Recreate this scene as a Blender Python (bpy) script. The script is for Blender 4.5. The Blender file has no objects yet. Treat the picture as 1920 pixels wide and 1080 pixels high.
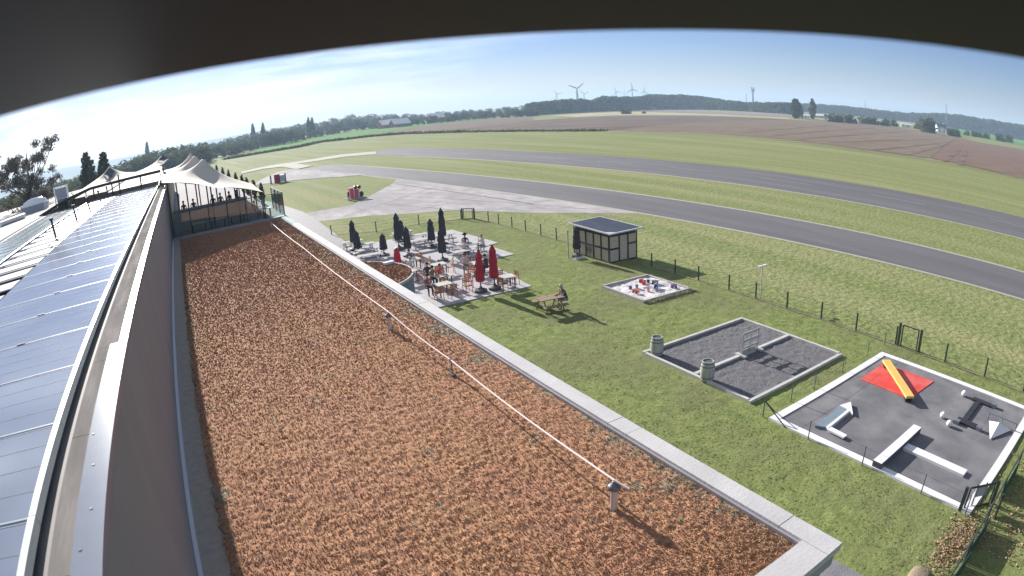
import bpy, bmesh, math, random
import numpy as np
from mathutils import Vector, Matrix, Euler
random.seed(7); RNG = np.random.default_rng(7)
sc = bpy.context.scene
COL = sc.collection
rad = math.radians

# ------------------------------------------------------------------ camera (wide webcam lens, calibrated)
KA, KB, KC = 0.8181, -0.0043, 0.0319           # theta = KA r + KB r^3 + KC r^4, r in half image widths
PPY = 58.7                                       # principal point below the picture centre (photo pixels)
W = Matrix(((0.859, 0.219, -0.462), (-0.508, 0.260, -0.822), (-0.060, 0.940, 0.334)))
CAMH = 11.0
cd = bpy.data.cameras.new("camera"); cam = bpy.data.objects.new("camera", cd); COL.objects.link(cam); sc.camera = cam
cd.type = 'PANO'; cd.sensor_fit = 'HORIZONTAL'; cd.sensor_width = 36.0
cd.clip_start = 0.02; cd.clip_end = 30000
cd.shift_y = PPY / 1080.0
_P = cd if hasattr(cd, 'panorama_type') else cd.cycles
_P.panorama_type = 'FISHEYE_LENS_POLYNOMIAL'; _P.fisheye_fov = rad(178)
_P.fisheye_polynomial_k0 = 0.0; _P.fisheye_polynomial_k1 = -KA / 18.0; _P.fisheye_polynomial_k2 = 0.0
_P.fisheye_polynomial_k3 = -KB / 18.0 ** 3; _P.fisheye_polynomial_k4 = -KC / 18.0 ** 4
_x = Vector((W[0][0], W[1][0], W[2][0])).normalized(); _z = Vector((W[0][2], W[1][2], W[2][2])).normalized()
_y = _z.cross(_x).normalized(); _x = _y.cross(_z)
R3 = Matrix((_x, _y, _z)).transposed()
cd.dof.use_dof = True; cd.dof.focus_distance = 26.0; cd.lens = 50; cd.dof.aperture_fstop = 0.05 / (2 * 0.009)
cam.matrix_world = Matrix.Translation((0, 0, CAMH)) @ R3.to_4x4()

def ray(px, py):
    x = (px - 960) / 960.0; y = -(py - 540 - PPY) / 960.0
    r = math.hypot(x, y); th = KA * r + KB * r ** 3 + KC * r ** 4
    s = math.sin(th) / max(r, 1e-9)
    return R3 @ Vector((x * s, y * s, -math.cos(th)))
def at(px, py, z=0.0):
    d = ray(px, py); t = (z - CAMH) / d.z
    return Vector((d.x * t, d.y * t, z))
def aty(px, py, y):
    d = ray(px, py); t = y / d.y; return Vector((d.x * t, y, CAMH + d.z * t))
def atr(px, py, r):
    d = ray(px, py); t = r / math.hypot(d.x, d.y); return Vector((d.x * t, d.y * t, CAMH + d.z * t))

# ------------------------------------------------------------------ light, sky, exposure
SUN_AZ, SUN_EL = rad(-4.5), rad(21.5)            # azimuth from +Y towards +X
wd = bpy.data.worlds.new("World"); sc.world = wd; wd.use_nodes = True
nt = wd.node_tree; nt.nodes.clear()
def N(nt, t, **kw):
    n = nt.nodes.new(t)
    for k, v in kw.items(): setattr(n, k, v)
    return n
wo = N(nt, 'ShaderNodeOutputWorld'); bg = N(nt, 'ShaderNodeBackground')
sky = N(nt, 'ShaderNodeTexSky'); sky.sky_type = 'NISHITA'; sky.sun_disc = False
sky.sun_elevation = SUN_EL; sky.sun_rotation = SUN_AZ; sky.altitude = 150; sky.air_density = 1.0; sky.dust_density = 0.35; sky.ozone_density = 2.2
tc = N(nt, 'ShaderNodeTexCoord'); mp = N(nt, 'ShaderNodeMapping'); mp.inputs['Scale'].default_value = (1.0, 1.0, 9.0)
nz = N(nt, 'ShaderNodeTexNoise'); nz.inputs['Scale'].default_value = 2.6; nz.inputs['Detail'].default_value = 7; nz.inputs['Roughness'].default_value = 0.62
rp = N(nt, 'ShaderNodeValToRGB'); rp.color_ramp.elements[0].position = 0.44; rp.color_ramp.elements[1].position = 0.66
rp.color_ramp.elements[0].color = (0, 0, 0, 1); rp.color_ramp.elements[1].color = (0.75, 0.75, 0.75, 1)
mx = N(nt, 'ShaderNodeMix', data_type='RGBA'); mx.inputs['B'].default_value = (15, 15.6, 16.4, 1)
tint = N(nt, 'ShaderNodeMix', data_type='RGBA', blend_type='MULTIPLY'); tint.inputs['Factor'].default_value = 1.0; tint.inputs['B'].default_value = (0.8, 0.8, 1.0, 1)
sx = N(nt, 'ShaderNodeSeparateXYZ'); tr_ = N(nt, 'ShaderNodeValToRGB'); e = tr_.color_ramp.elements; e[0].position = 0.0; e[0].color = (0.84, 0.83, 0.98, 1); e[1].position = 0.14; e[1].color = (0.48, 0.60, 1.0, 1); q_ = e.new(0.40); q_.color = (0.50, 0.54, 0.64, 1)
nt.links.new(tc.outputs['Generated'], sx.inputs[0]); nt.links.new(sx.outputs['Z'], tr_.inputs['Fac']); nt.links.new(tr_.outputs['Color'], tint.inputs['B'])
L = nt.links.new
L(tc.outputs['Generated'], mp.inputs['Vector']); L(mp.outputs[0], nz.inputs['Vector']); L(nz.outputs['Fac'], rp.inputs['Fac'])
cx = N(nt, 'ShaderNodeSeparateXYZ'); cm = N(nt, 'ShaderNodeMapRange'); cm.inputs['From Min'].default_value = 0.62; cm.inputs['From Max'].default_value = 0.12; cf = N(nt, 'ShaderNodeMath', operation='MULTIPLY')
L(tc.outputs['Generated'], cx.inputs[0]); L(cx.outputs['X'], cm.inputs['Value']); L(cm.outputs[0], cf.inputs[0]); L(rp.outputs['Color'], cf.inputs[1])
L(sky.outputs[0], tint.inputs['A']); L(tint.outputs['Result'], mx.inputs['A']); L(cf.outputs[0], mx.inputs['Factor'])
L(mx.outputs['Result'], bg.inputs['Color']); L(bg.outputs[0], wo.inputs['Surface'])
bg.inputs['Strength'].default_value = 0.050
sd = bpy.data.lights.new("sun", 'SUN'); sun = bpy.data.objects.new("sun", sd); COL.objects.link(sun)
sd.energy = 5.0; sd.angle = rad(0.5); sd.color = (1.0, 0.955, 0.89)
SV = Vector((math.sin(SUN_AZ) * math.cos(SUN_EL), math.cos(SUN_AZ) * math.cos(SUN_EL), math.sin(SUN_EL)))
sun.rotation_euler = (-SV).to_track_quat('-Z', 'Y').to_euler()
vs = sc.view_settings; vs.view_transform = 'Standard'; vs.look = 'None'; vs.gamma = 1.0; vs.exposure = 1.13; vs.use_curve_mapping = False
cy = sc.cycles
cy.max_bounces = 6; cy.diffuse_bounces = 3; cy.glossy_bounces = 3; cy.transmission_bounces = 3; cy.transparent_max_bounces = 12; cy.volume_bounces = 0
cy.use_denoising = True; cy.caustics_reflective = False; cy.caustics_refractive = False
cy.sample_clamp_indirect = 6.0

# ------------------------------------------------------------------ materials
def S(r, g, b):
    f = lambda c: (c / 255 / 12.92) if c / 255 <= 0.04045 else ((c / 255 + 0.055) / 1.055) ** 2.4
    return (f(r), f(g), f(b))
MATS = {}
def mat(name, c1, c2=None, c3=None, scale=3.0, rough=0.8, metal=0.0, bump=0.0, bscale=None, detail=6.0, stretch=(1, 1, 1), spec=0.3,
        big=None, bigscale=0.15, contrast=0.18, coat=0.0, trans=0.0, bdist=0.05, bigstretch=None):
    if name in MATS: return MATS[name]
    m = bpy.data.materials.new(name); m.use_nodes = True; t = m.node_tree; p = t.nodes['Principled BSDF']; L = t.links.new
    p.inputs['Roughness'].default_value = rough; p.inputs['Metallic'].default_value = metal
    p.inputs['Specular IOR Level'].default_value = spec; p.inputs['Coat Weight'].default_value = coat
    p.inputs['Base Color'].default_value = (*c1, 1)
    geo = N(t, 'ShaderNodeNewGeometry'); mp = N(t, 'ShaderNodeMapping'); mp.inputs['Scale'].default_value = stretch
    L(geo.outputs['Position'], mp.inputs['Vector'])
    out = None
    if c2:
        nz = N(t, 'ShaderNodeTexNoise'); nz.inputs['Scale'].default_value = scale; nz.inputs['Detail'].default_value = detail; nz.inputs['Roughness'].default_value = 0.65
        L(mp.outputs[0], nz.inputs['Vector'])
        r = N(t, 'ShaderNodeValToRGB'); e = r.color_ramp.elements
        e[0].position = 0.5 - contrast; e[1].position = 0.5 + contrast; e[0].color = (*c1, 1); e[1].color = (*c2, 1)
        if c3: q = e.new(0.5); q.color = (*c3, 1)
        L(nz.outputs['Fac'], r.inputs['Fac']); out = r.outputs['Color']
        if big:
            n2 = N(t, 'ShaderNodeTexNoise'); n2.inputs['Scale'].default_value = bigscale; n2.inputs['Detail'].default_value = 4
            mb = mp
            if bigstretch: mb = N(t, 'ShaderNodeMapping'); mb.inputs['Scale'].default_value = bigstretch; mb.inputs['Rotation'].default_value = (0, 0, rad(-4.4)); L(geo.outputs['Position'], mb.inputs['Vector'])
            L(mb.outputs[0], n2.inputs['Vector'])
            r2 = N(t, 'ShaderNodeValToRGB'); r2.color_ramp.elements[0].position = 0.42; r2.color_ramp.elements[1].position = 0.66
            r2.color_ramp.elements[1].color = (0.7, 0.7, 0.7, 1)
            L(n2.outputs['Fac'], r2.inputs['Fac'])
            mm = N(t, 'ShaderNodeMix', data_type='RGBA'); mm.inputs['B'].default_value = (*big, 1)
            L(r2.outputs['Color'], mm.inputs['Factor']); L(out, mm.inputs['A']); out = mm.outputs['Result']
        L(out, p.inputs['Base Color'])
    if bump:
        nb = N(t, 'ShaderNodeTexNoise'); nb.inputs['Scale'].default_value = bscale or scale * 4; nb.inputs['Detail'].default_value = 5
        L(mp.outputs[0], nb.inputs['Vector'])
        b = N(t, 'ShaderNodeBump'); b.inputs['Strength'].default_value = min(1, bump); b.inputs['Distance'].default_value = bdist
        L(nb.outputs['Fac'], b.inputs['Height']); L(b.outputs[0], p.inputs['Normal'])
    if trans:
        tr = N(t, 'ShaderNodeBsdfTranslucent'); ms = N(t, 'ShaderNodeMixShader'); ms.inputs[0].default_value = trans
        if out: L(out, tr.inputs['Color'])
        else: tr.inputs['Color'].default_value = (*c1, 1)
        o = t.nodes['Material Output']; L(p.outputs[0], ms.inputs[1]); L(tr.outputs[0], ms.inputs[2]); L(ms.outputs[0], o.inputs['Surface'])
    MATS[name] = m
    return m
def glass_mat(name, col, alpha, rough=0.03):
    if name in MATS: return MATS[name]
    m = bpy.data.materials.new(name); m.use_nodes = True; t = m.node_tree; t.nodes.clear(); L = t.links.new
    o = N(t, 'ShaderNodeOutputMaterial'); tr = N(t, 'ShaderNodeBsdfTransparent'); tr.inputs[0].default_value = (*col, 1)
    gl = N(t, 'ShaderNodeBsdfGlossy'); gl.inputs['Roughness'].default_value = rough; gl.inputs['Color'].default_value = (0.9, 0.95, 1, 1)
    lw = N(t, 'ShaderNodeFresnel'); lw.inputs['IOR'].default_value = 1.45
    ad = N(t, 'ShaderNodeMath', operation='MULTIPLY_ADD'); ad.inputs[1].default_value = 1.0; ad.inputs[2].default_value = alpha
    ms = N(t, 'ShaderNodeMixShader'); L(lw.outputs[0], ad.inputs[0]); L(ad.outputs[0], ms.inputs[0]); L(tr.outputs[0], ms.inputs[1]); L(gl.outputs[0], ms.inputs[2]); L(ms.outputs[0], o.inputs['Surface'])
    MATS[name] = m
    return m

# ------------------------------------------------------------------ mesh builder
class MB:
    def __init__(s): s.v = []; s.f = []; s.m = []
    def add(s, vs, fs, m=0):
        o = len(s.v); s.v += [tuple(v) for v in vs]; s.f += [tuple(i + o for i in f) for f in fs]; s.m += [m] * len(fs); return s
    def box(s, x0, y0, z0, x1, y1, z1, m=0, rot=0, piv=None, tilt=None):
        vs = [(x, y, z) for z in (z0, z1) for y in (y0, y1) for x in (x0, x1)]
        if rot:
            p = piv or ((x0 + x1) / 2, (y0 + y1) / 2); c, q = math.cos(rot), math.sin(rot)
            vs = [(p[0] + (x - p[0]) * c - (y - p[1]) * q, p[1] + (x - p[0]) * q + (y - p[1]) * c, z) for x, y, z in vs]
        return s.add(vs, [(0, 2, 3, 1), (4, 5, 7, 6), (0, 1, 5, 4), (2, 6, 7, 3), (0, 4, 6, 2), (1, 3, 7, 5)], m)
    def cyl(s, p0, p1, r0, r1=None, n=10, m=0, caps=True):
        r1 = r0 if r1 is None else r1; p0, p1 = Vector(p0), Vector(p1); d = (p1 - p0)
        a = d.orthogonal().normalized(); b = d.normalized().cross(a)
        vs = []
        for p, r in ((p0, r0), (p1, r1)):
            for i in range(n):
                t = 2 * math.pi * i / n; vs.append(p + (a * math.cos(t) + b * math.sin(t)) * r)
        fs = [(i, (i + 1) % n, n + (i + 1) % n, n + i) for i in range(n)]
        if caps: fs += [tuple(range(n - 1, -1, -1)), tuple(range(n, 2 * n))]
        return s.add(vs, fs, m)
    def tube(s, pts, r, n=8, m=0):
        for a, b in zip(pts, pts[1:]): s.cyl(a, b, r, r, n, m)
        return s
    def lathe(s, prof, c=(0, 0, 0), n=16, m=0, wob=0.0, wn=8, sx=1, sy=1):
        vs = []
        for r, z in prof:
            for i in range(n):
                t = 2 * math.pi * i / n; rr = r * (1 + wob * math.cos(wn * t)); vs.append((c[0] + rr * math.cos(t) * sx, c[1] + rr * math.sin(t) * sy, c[2] + z))
        fs = []
        for k in range(len(prof) - 1):
            for i in range(n): fs.append((k * n + i, k * n + (i + 1) % n, (k + 1) * n + (i + 1) % n, (k + 1) * n + i))
        fs.append(tuple(range(n - 1, -1, -1))); fs.append(tuple((len(prof) - 1) * n + i for i in range(n)))
        return s.add(vs, fs, m)
    def poly(s, pts, m=0): return s.add(pts, [tuple(range(len(pts)))], m)
    def prism(s, pts, z0, z1, m=0, m2=None):
        n = len(pts); vs = [(p[0], p[1], z0) for p in pts] + [(p[0], p[1], z1) for p in pts]
        s.add(vs, [tuple(range(n - 1, -1, -1))] + [(i, (i + 1) % n, n + (i + 1) % n, n + i) for i in range(n)], m)
        return s.add(vs[n:], [tuple(range(n))], m if m2 is None else m2)
    def build(s, name, mats, parent=None, loc=(0, 0, 0), rot=0, smooth=False):
        me = bpy.data.meshes.new(name); me.from_pydata(s.v, [], s.f)
        mats = mats if isinstance(mats, (list, tuple)) else [mats]
        for x in mats: me.materials.append(x)
        if any(s.m): me.polygons.foreach_set('material_index', s.m)
        bm = bmesh.new(); bm.from_mesh(me); bmesh.ops.recalc_face_normals(bm, faces=bm.faces[:]); bm.to_mesh(me); bm.free()
        if smooth: me.polygons.foreach_set('use_smooth', [True] * len(me.polygons))
        me.update()
        o = bpy.data.objects.new(name, me); COL.objects.link(o); o.location = loc; o.rotation_euler = (0, 0, rot)
        if parent: o.parent = parent
        return o
def npmesh(name, V, F, mats, parent=None, smooth=False, loc=(0, 0, 0), midx=None):
    me = bpy.data.meshes.new(name); V = np.asarray(V, np.float32); F = np.asarray(F, np.int32)
    me.vertices.add(len(V)); me.vertices.foreach_set('co', V.ravel()); k = F.shape[1]
    me.loops.add(F.size); me.loops.foreach_set('vertex_index', F.ravel())
    me.polygons.add(len(F)); me.polygons.foreach_set('loop_start', np.arange(0, F.size, k, dtype=np.int32)); me.polygons.foreach_set('loop_total', np.full(len(F), k, np.int32))
    mats = mats if isinstance(mats, (list, tuple)) else [mats]
    for x in mats: me.materials.append(x)
    if midx is not None: me.polygons.foreach_set('material_index', np.asarray(midx, np.int32))
    if smooth: me.polygons.foreach_set('use_smooth', np.ones(len(F), bool))
    me.update(calc_edges=True); me.validate()
    o = bpy.data.objects.new(name, me); COL.objects.link(o); o.location = loc
    if parent: o.parent = parent
    return o
def tag(o, label=None, cat=None, group=None, kind=None):
    if label: o['label'] = label
    if cat: o['category'] = cat
    if group: o['group'] = group
    if kind: o['kind'] = kind
    return o
def thing(name, label, cat, loc=(0, 0, 0), rot=0, group=None):
    o = bpy.data.objects.new(name, None); o.empty_display_size = 0.2; COL.objects.link(o); o.location = loc; o.rotation_euler = (0, 0, rot)
    return tag(o, label, cat, group)
def struct(o): o['kind'] = 'structure'; return o
def copy_tree(o, parent=None):
    c = o.copy(); COL.objects.link(c)
    if parent: c.parent = parent
    for ch in list(o.children): copy_tree(ch, c)
    return c
def place(proto, used, loc, rot, label, scale=1.0):
    o = proto if not used else copy_tree(proto)
    used.append(o); o.location = loc; o.rotation_euler = (0, 0, rot); o.scale = (scale,) * 3 if not isinstance(scale, tuple) else scale; o['label'] = label
    return o
ORD = 'first second third fourth fifth sixth seventh eighth ninth tenth eleventh twelfth thirteenth fourteenth fifteenth sixteenth seventeenth eighteenth nineteenth twentieth twenty-first twenty-second twenty-third twenty-fourth twenty-fifth twenty-sixth twenty-seventh twenty-eighth twenty-ninth thirtieth thirty-first thirty-second thirty-third thirty-fourth thirty-fifth thirty-sixth thirty-seventh thirty-eighth thirty-ninth fortieth forty-first forty-second forty-third forty-fourth forty-fifth forty-sixth forty-seventh forty-eighth forty-ninth fiftieth fifty-first fifty-second fifty-third fifty-fourth fifty-fifth fifty-sixth fifty-seventh fifty-eighth fifty-ninth sixtieth sixty-first sixty-second sixty-third sixty-fourth sixty-fifth sixty-sixth sixty-seventh sixty-eighth sixty-ninth seventieth'.split()

def vnoise(x, y, s, seed=0):
    x = np.asarray(x) / s; y = np.asarray(y) / s; xi = np.floor(x).astype(np.int64); yi = np.floor(y).astype(np.int64); fx = x - xi; fy = y - yi
    def h(a, b):
        n = (a * 374761393 + b * 668265263 + seed * 1442695041) & 0xffffffff; n = ((n ^ (n >> 13)) * 1274126177) & 0xffffffff
        return ((n ^ (n >> 16)) & 0xffff) / 65535.0
    u = fx * fx * (3 - 2 * fx); v = fy * fy * (3 - 2 * fy)
    return (h(xi, yi) * (1 - u) + h(xi + 1, yi) * u) * (1 - v) + (h(xi, yi + 1) * (1 - u) + h(xi + 1, yi + 1) * u) * v
def gridmesh(name, xs, ys, zf, m, parent=None, mask=None, smooth=True):
    X, Y = np.meshgrid(xs, ys); Z = zf(X, Y); nx, ny = len(xs), len(ys)
    V = np.stack([X.ravel(), Y.ravel(), Z.ravel()], 1)
    i = np.arange(nx - 1)[None, :] + np.arange(ny - 1)[:, None] * nx
    F = np.stack([i, i + 1, i + 1 + nx, i + nx], -1).reshape(-1, 4)
    if mask is not None:
        k = mask(X, Y).ravel(); F = F[k[F].all(1)]
        u = np.unique(F); rmp = np.zeros(len(V), np.int64); rmp[u] = np.arange(len(u)); V = V[u]; F = rmp[F]
    return npmesh(name, V, F, m, parent, smooth)
def sheet(name, pts, z, m):
    bm = bmesh.new(); vs = [bm.verts.new((p[0], p[1], z)) for p in pts]; f = bm.faces.new(vs); f.normal_update()
    if f.normal.z < 0: f.normal_flip(); f.normal_update()
    bmesh.ops.triangulate(bm, faces=bm.faces[:]); bmesh.ops.recalc_face_normals(bm, faces=bm.faces[:])
    for f in bm.faces:
        if f.normal.z < 0: f.normal_flip()
    me = bpy.data.meshes.new(name); bm.to_mesh(me); bm.free(); me.materials.append(m)
    o = bpy.data.objects.new(name, me); COL.objects.link(o); return struct(o)
def leaves(centres, radii, n, size, rng, shell=0.55, flat=1.0, up=0.0):
    """n small quads spread through ellipsoids"""
    C = np.asarray(centres, float); Rr = np.asarray(radii, float); w = Rr.prod(1) ** (2 / 3); w /= w.sum()
    k = rng.choice(len(C), n, p=w); d = rng.normal(size=(n, 3)); d /= np.linalg.norm(d, axis=1)[:, None]
    r = shell + (1 - shell) * rng.random(n) ** 0.6; r *= 0.82 + 0.3 * rng.random(n)
    P = C[k] + d * Rr[k] * r[:, None]
    a = rng.normal(size=(n, 3)) + d * 0.6; a /= np.linalg.norm(a, axis=1)[:, None]
    b = np.cross(a, rng.normal(size=(n, 3))); b /= np.linalg.norm(b, axis=1)[:, None]; c = np.cross(a, b)
    s = size * (0.6 + 0.8 * rng.random(n))[:, None] * 0.5
    V = np.stack([P - b * s - c * s * flat, P + b * s * 0.9 - c * s * flat * 0.7, P + b * s + c * s * flat, P - b * s * 0.7 + c * s * flat * 0.9], 1).reshape(-1, 3)
    return V, np.arange(4 * n).reshape(-1, 4)

# ================================================================== GROUND AND PAVING
m_field = mat('mown_grass', (0.136, 0.170, 0.062), (0.254, 0.274, 0.112), scale=1.6, rough=0.95, bump=1.0, bscale=3.2, bdist=0.14, stretch=(1.0, 0.7, 1), big=(0.300, 0.285, 0.145), bigscale=0.6, bigstretch=(0.55, 0.022, 1), spec=0.05, contrast=0.2)
m_lawn = mat('lawn_grass', (0.120, 0.160, 0.052), (0.250, 0.280, 0.104), scale=2.2, rough=0.95, bump=0.6, bscale=9, big=(0.165, 0.165, 0.085), bigscale=0.22, spec=0.05, contrast=0.2)
m_blade = mat('grass_blades', (0.175, 0.210, 0.060), (0.335, 0.345, 0.140), scale=3.0, rough=0.9, spec=0.1, trans=0.7)
m_asph = mat('worn_asphalt', (0.118, 0.113, 0.122), (0.158, 0.152, 0.160), scale=0.5, rough=0.85, bump=0.3, bscale=30, stretch=(1, 0.12, 1), big=(0.105, 0.10, 0.11), bigscale=0.5, bigstretch=(0.7, 0.03, 1), spec=0.2)
m_conc = mat('concrete_apron', (0.285, 0.265, 0.275), (0.49, 0.46, 0.45), scale=0.6, rough=0.85, bump=0.3, bscale=12, stretch=(1, 0.4, 1), big=(0.28, 0.26, 0.28), bigscale=0.14, spec=0.03)
m_slab = mat('patio_concrete', (0.40, 0.385, 0.40), (0.50, 0.48, 0.49), scale=1.2, rough=0.9, bump=0.2, bscale=20, spec=0.03)
m_verge = mat('gravel_verge', (0.30, 0.285, 0.23), (0.42, 0.40, 0.34), scale=3, rough=0.95, bump=0.5, bscale=14)
m_path = mat('dark_paving', (0.17, 0.165, 0.18), (0.24, 0.235, 0.245), scale=2.5, rough=0.8, bump=0.3, bscale=20)
m_dirt = mat('trodden_dirt', (0.15, 0.15, 0.065), (0.30, 0.26, 0.16), scale=4, rough=1.0, bump=0.6, bscale=20)

# the ground: one disc to the horizon
bm = MB(); nseg = 96; rings = [0, 8, 20, 45, 90, 160, 260, 420, 700, 1200, 2000, 3200, 5200]
vs = [(0, 0, 0)]; fs = []
for r in rings[1:]:
    for i in range(nseg): t = 2 * math.pi * i / nseg; vs.append((r * math.cos(t), r * math.sin(t), 0))
for i in range(nseg): fs.append((0, 1 + i, 1 + (i + 1) % nseg))
for k in range(len(rings) - 2):
    a, b = 1 + k * nseg, 1 + (k + 1) * nseg
    for i in range(nseg): j = (i + 1) % nseg; fs.append((a + i, b + i, b + j, a + j))
bm.add(vs, fs); struct(bm.build('ground', m_field))

# lawn between the building and the fence, a gently uneven sheet
LX0, LX1, LY0, LY1 = 8.2, 27.75, -6.0, 56.5
def lawn_z(X, Y): return 0.035 + 0.022 * vnoise(X, Y, 0.45, 1) + 0.016 * vnoise(X, Y, 0.2, 2)
lawn = gridmesh('lawn', np.arange(LX0, LX1, 0.09), np.arange(LY0, LY1, 0.11), lawn_z, m_lawn); struct(lawn)

def line_x(x0, k, y): return x0 - k * y
TW = lambda y: (44.65 - 0.0775 * y, 53.25 - 0.0775 * y)      # taxiway edges
RW = lambda y: (70.6 - 0.0775 * y, 88.6 - 0.081 * y)         # runway edges
def strip(name, fa, fb, y0, y1, z, m, n=12):
    ys = [y0 + (y1 - y0) * i / n for i in range(n + 1)]
    return sheet(name, [(fa(y), y) for y in ys] + [(fb(y), y) for y in reversed(ys)], z, m)
strip('taxiway', lambda y: TW(y)[0], lambda y: TW(y)[1], -70, 164, 0.022, m_asph)
strip('runway', lambda y: RW(y)[0], lambda y: RW(y)[1], -90, 196, 0.022, m_asph)
for nm, f, w in (('taxiway_verge', lambda y: TW(y)[0], -0.45), ('taxiway_verge', lambda y: TW(y)[1], 0.5), ('runway_verge', lambda y: RW(y)[0], -0.55)):
    strip(nm, f, lambda y, f=f, w=w: f(y) + w, -70, 155, 0.018, m_verge)
m_dash = mat('faded_white_paint', (0.19, 0.19, 0.20), (0.27, 0.27, 0.28), scale=2, rough=0.8)
for y0 in range(-60, 170, 18):
    c = lambda y: 0.5 * (RW(y)[0] + RW(y)[1])
    strip('runway_marking', lambda y: c(y) - 0.16, lambda y: c(y) + 0.16, y0, y0 + 8.5, 0.027, m_dash, 2)
P2 = lambda L: [at(*p)[:2] for p in L]
sheet('link_road', P2([(545, 309), (590, 303), (646, 294.5), (705, 289.5), (705, 284.5), (640, 290), (585, 299), (529, 308)]) , 0.10, m_verge)
sheet('link_road', P2([(452, 326.5), (494, 317.5), (529, 313.5), (556, 318), (585, 312), (546, 305.5), (512, 310), (494, 313.5), (452, 323)]), 0.14, m_verge)
sheet('paved_area', P2([(560, 402), (572, 413), (600, 415), (690, 405), (760, 401), (840, 395), (1000, 399.5), (1120, 400), (1214, 400.5), (1100, 381), (1000, 368), (880, 350), (745, 335), (735, 345), (700, 364), (660, 385)]), 0.012, m_conc)
sheet('paved_area', P2([(470, 348), (500, 332), (520, 323), (548, 317), (620, 322), (690, 328), (640, 332), (600, 334), (540, 340), (520, 343)]), 0.06, m_conc)
# dark sealed joints of the apron
m_joint = mat('sealed_joint', (0.07, 0.068, 0.072), (0.12, 0.115, 0.12), scale=2, rough=0.9)
for a, b, w in (((742, 345), (1000, 383), 0.28), ((655, 377), (900, 399), 0.14), ((700, 366), (1100, 392), 0.12), ((820, 350), (640, 408), 0.12), ((930, 363), (760, 399), 0.12), ((1030, 376), (900, 398), 0.12)):
    p, q = at(*a), at(*b); d = (q - p).normalized(); n_ = Vector((-d.y, d.x, 0)) * w / 2
    sheet('paving_joint', [p - n_, q - n_, q + n_, p + n_], 0.017, m_joint)

# patio slab with its two pointed corners, path along the building
b = MB(); b.prism([(8.2, 31.35), (19.1, 31.3), (19.95, 39.0), (22.6, 39.2), (22.55, 43.3), (23.65, 43.5), (23.3, 51.6), (13.0, 52.6), (8.2, 52.6)], 0.0, 0.10); struct(b.build('patio', m_slab))
sheet('path', [(8.2, 52.7), (13.9, 52.7), (14.4, 60), (15.0, 70), (15.3, 80), (14, 98), (8.2, 120)], 0.085, m_path)
sheet('path', [(8.2, 2.0), (12.2, 2.0), (12.05, 5.6), (8.2, 5.6)], 0.12, m_path)
strip('fence_dirt', lambda y: 27.58, lambda y: 27.84, 3, 56, 0.085, m_dirt, 2)

# fields, from the photograph's field borders, each a thin sheet a little above the ground
m_green = mat('young_crop', (0.105, 0.215, 0.055), (0.14, 0.26, 0.075), scale=0.05, rough=1, spec=0.02)
m_plough = mat('ploughed_earth', (0.105, 0.080, 0.070), (0.175, 0.135, 0.112), scale=0.22, rough=1, bump=0.9, bscale=0.9, stretch=(1, 0.15, 1), spec=0.02, big=(0.245, 0.190, 0.155), bigscale=0.5, bigstretch=(0.03, 0.35, 1))
m_brown = mat('harrowed_earth', (0.165, 0.128, 0.098), (0.250, 0.200, 0.152), scale=0.3, rough=1, bump=0.6, bscale=0.5, stretch=(0.25, 1, 1), spec=0.02, big=(0.165, 0.120, 0.098), bigscale=0.8, bigstretch=(0.02, 0.30, 1))
m_red = mat('reddish_earth', (0.165, 0.115, 0.092), (0.215, 0.152, 0.122), scale=0.12, rough=1, bump=0.6, bscale=0.5, spec=0.02)
m_wheat = mat('stubble', (0.36, 0.31, 0.20), (0.46, 0.40, 0.27), scale=0.02, rough=1, spec=0.02)
m_mauve = mat('fallow', (0.235, 0.20, 0.195), (0.29, 0.245, 0.235), scale=0.02, rough=1, spec=0.02)
sheet('field', P2([(470, 285), (490, 275), (600, 255), (715, 237.5), (815, 229), (915, 221.5), (940, 221.5), (860, 229), (802, 235), (715, 249), (660, 258), (602, 266), (560, 276), (487, 288)]), 0.10, m_green)
sheet('field', P2([(640, 261.5), (715, 250), (802, 235), (860, 229), (940, 221.5), (1000, 219), (1000, 226), (900, 238), (820, 246.5), (760, 250.5)]), 0.10, m_brown)
sheet('field', P2([(760, 250.5), (820, 246.5), (900, 238), (1000, 226), (1083, 221), (1167, 217.5), (1317, 218), (1400, 221), (1485, 225), (1400, 226), (1317, 228), (1183, 241), (1140, 244), (1000, 244.5), (880, 247)]), 0.13, m_plough)
sheet('field', P2([(1183, 246.5), (1140, 245), (1183, 241), (1317, 228), (1400, 226), (1485, 225), (1580, 229), (1700, 241), (1795, 257), (1768, 275), (1745, 296), (1725, 295), (1600, 278.5), (1500, 264.5), (1440, 258.5), (1280, 249)]), 0.10, m_brown)
sheet('field', P2([(1745, 297), (1768, 276), (1795, 258), (1840, 268), (1920, 281), (1925, 336), (1840, 317)]), 0.12, m_red)
sheet('field', P2([(1030, 217.5), (1083, 214), (1167, 209.5), (1240, 211), (1310, 213), (1400, 217), (1480, 221), (1480, 224), (1317, 217), (1167, 216.5), (1083, 220)]), 0.15, m_wheat)
sheet('field', P2([(1060, 212), (1167, 207), (1240, 206), (1310, 207), (1400, 210.5), (1480, 214), (1480, 220), (1400, 216), (1310, 212), (1240, 210), (1167, 208.7)]), 0.17, m_mauve)
sheet('field', P2([(1500, 216), (1600, 221), (1700, 231), (1720, 236), (1600, 229), (1500, 222)]), 0.12, m_wheat)
sheet('field', P2([(1600, 214.5), (1720, 222), (1740, 228), (1620, 219.5)]), 0.2, m_mauve)
sheet('field', P2([(1770, 233), (1850, 244), (1925, 254), (1925, 275), (1830, 258), (1775, 248)]), 0.1, m_green)
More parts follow.
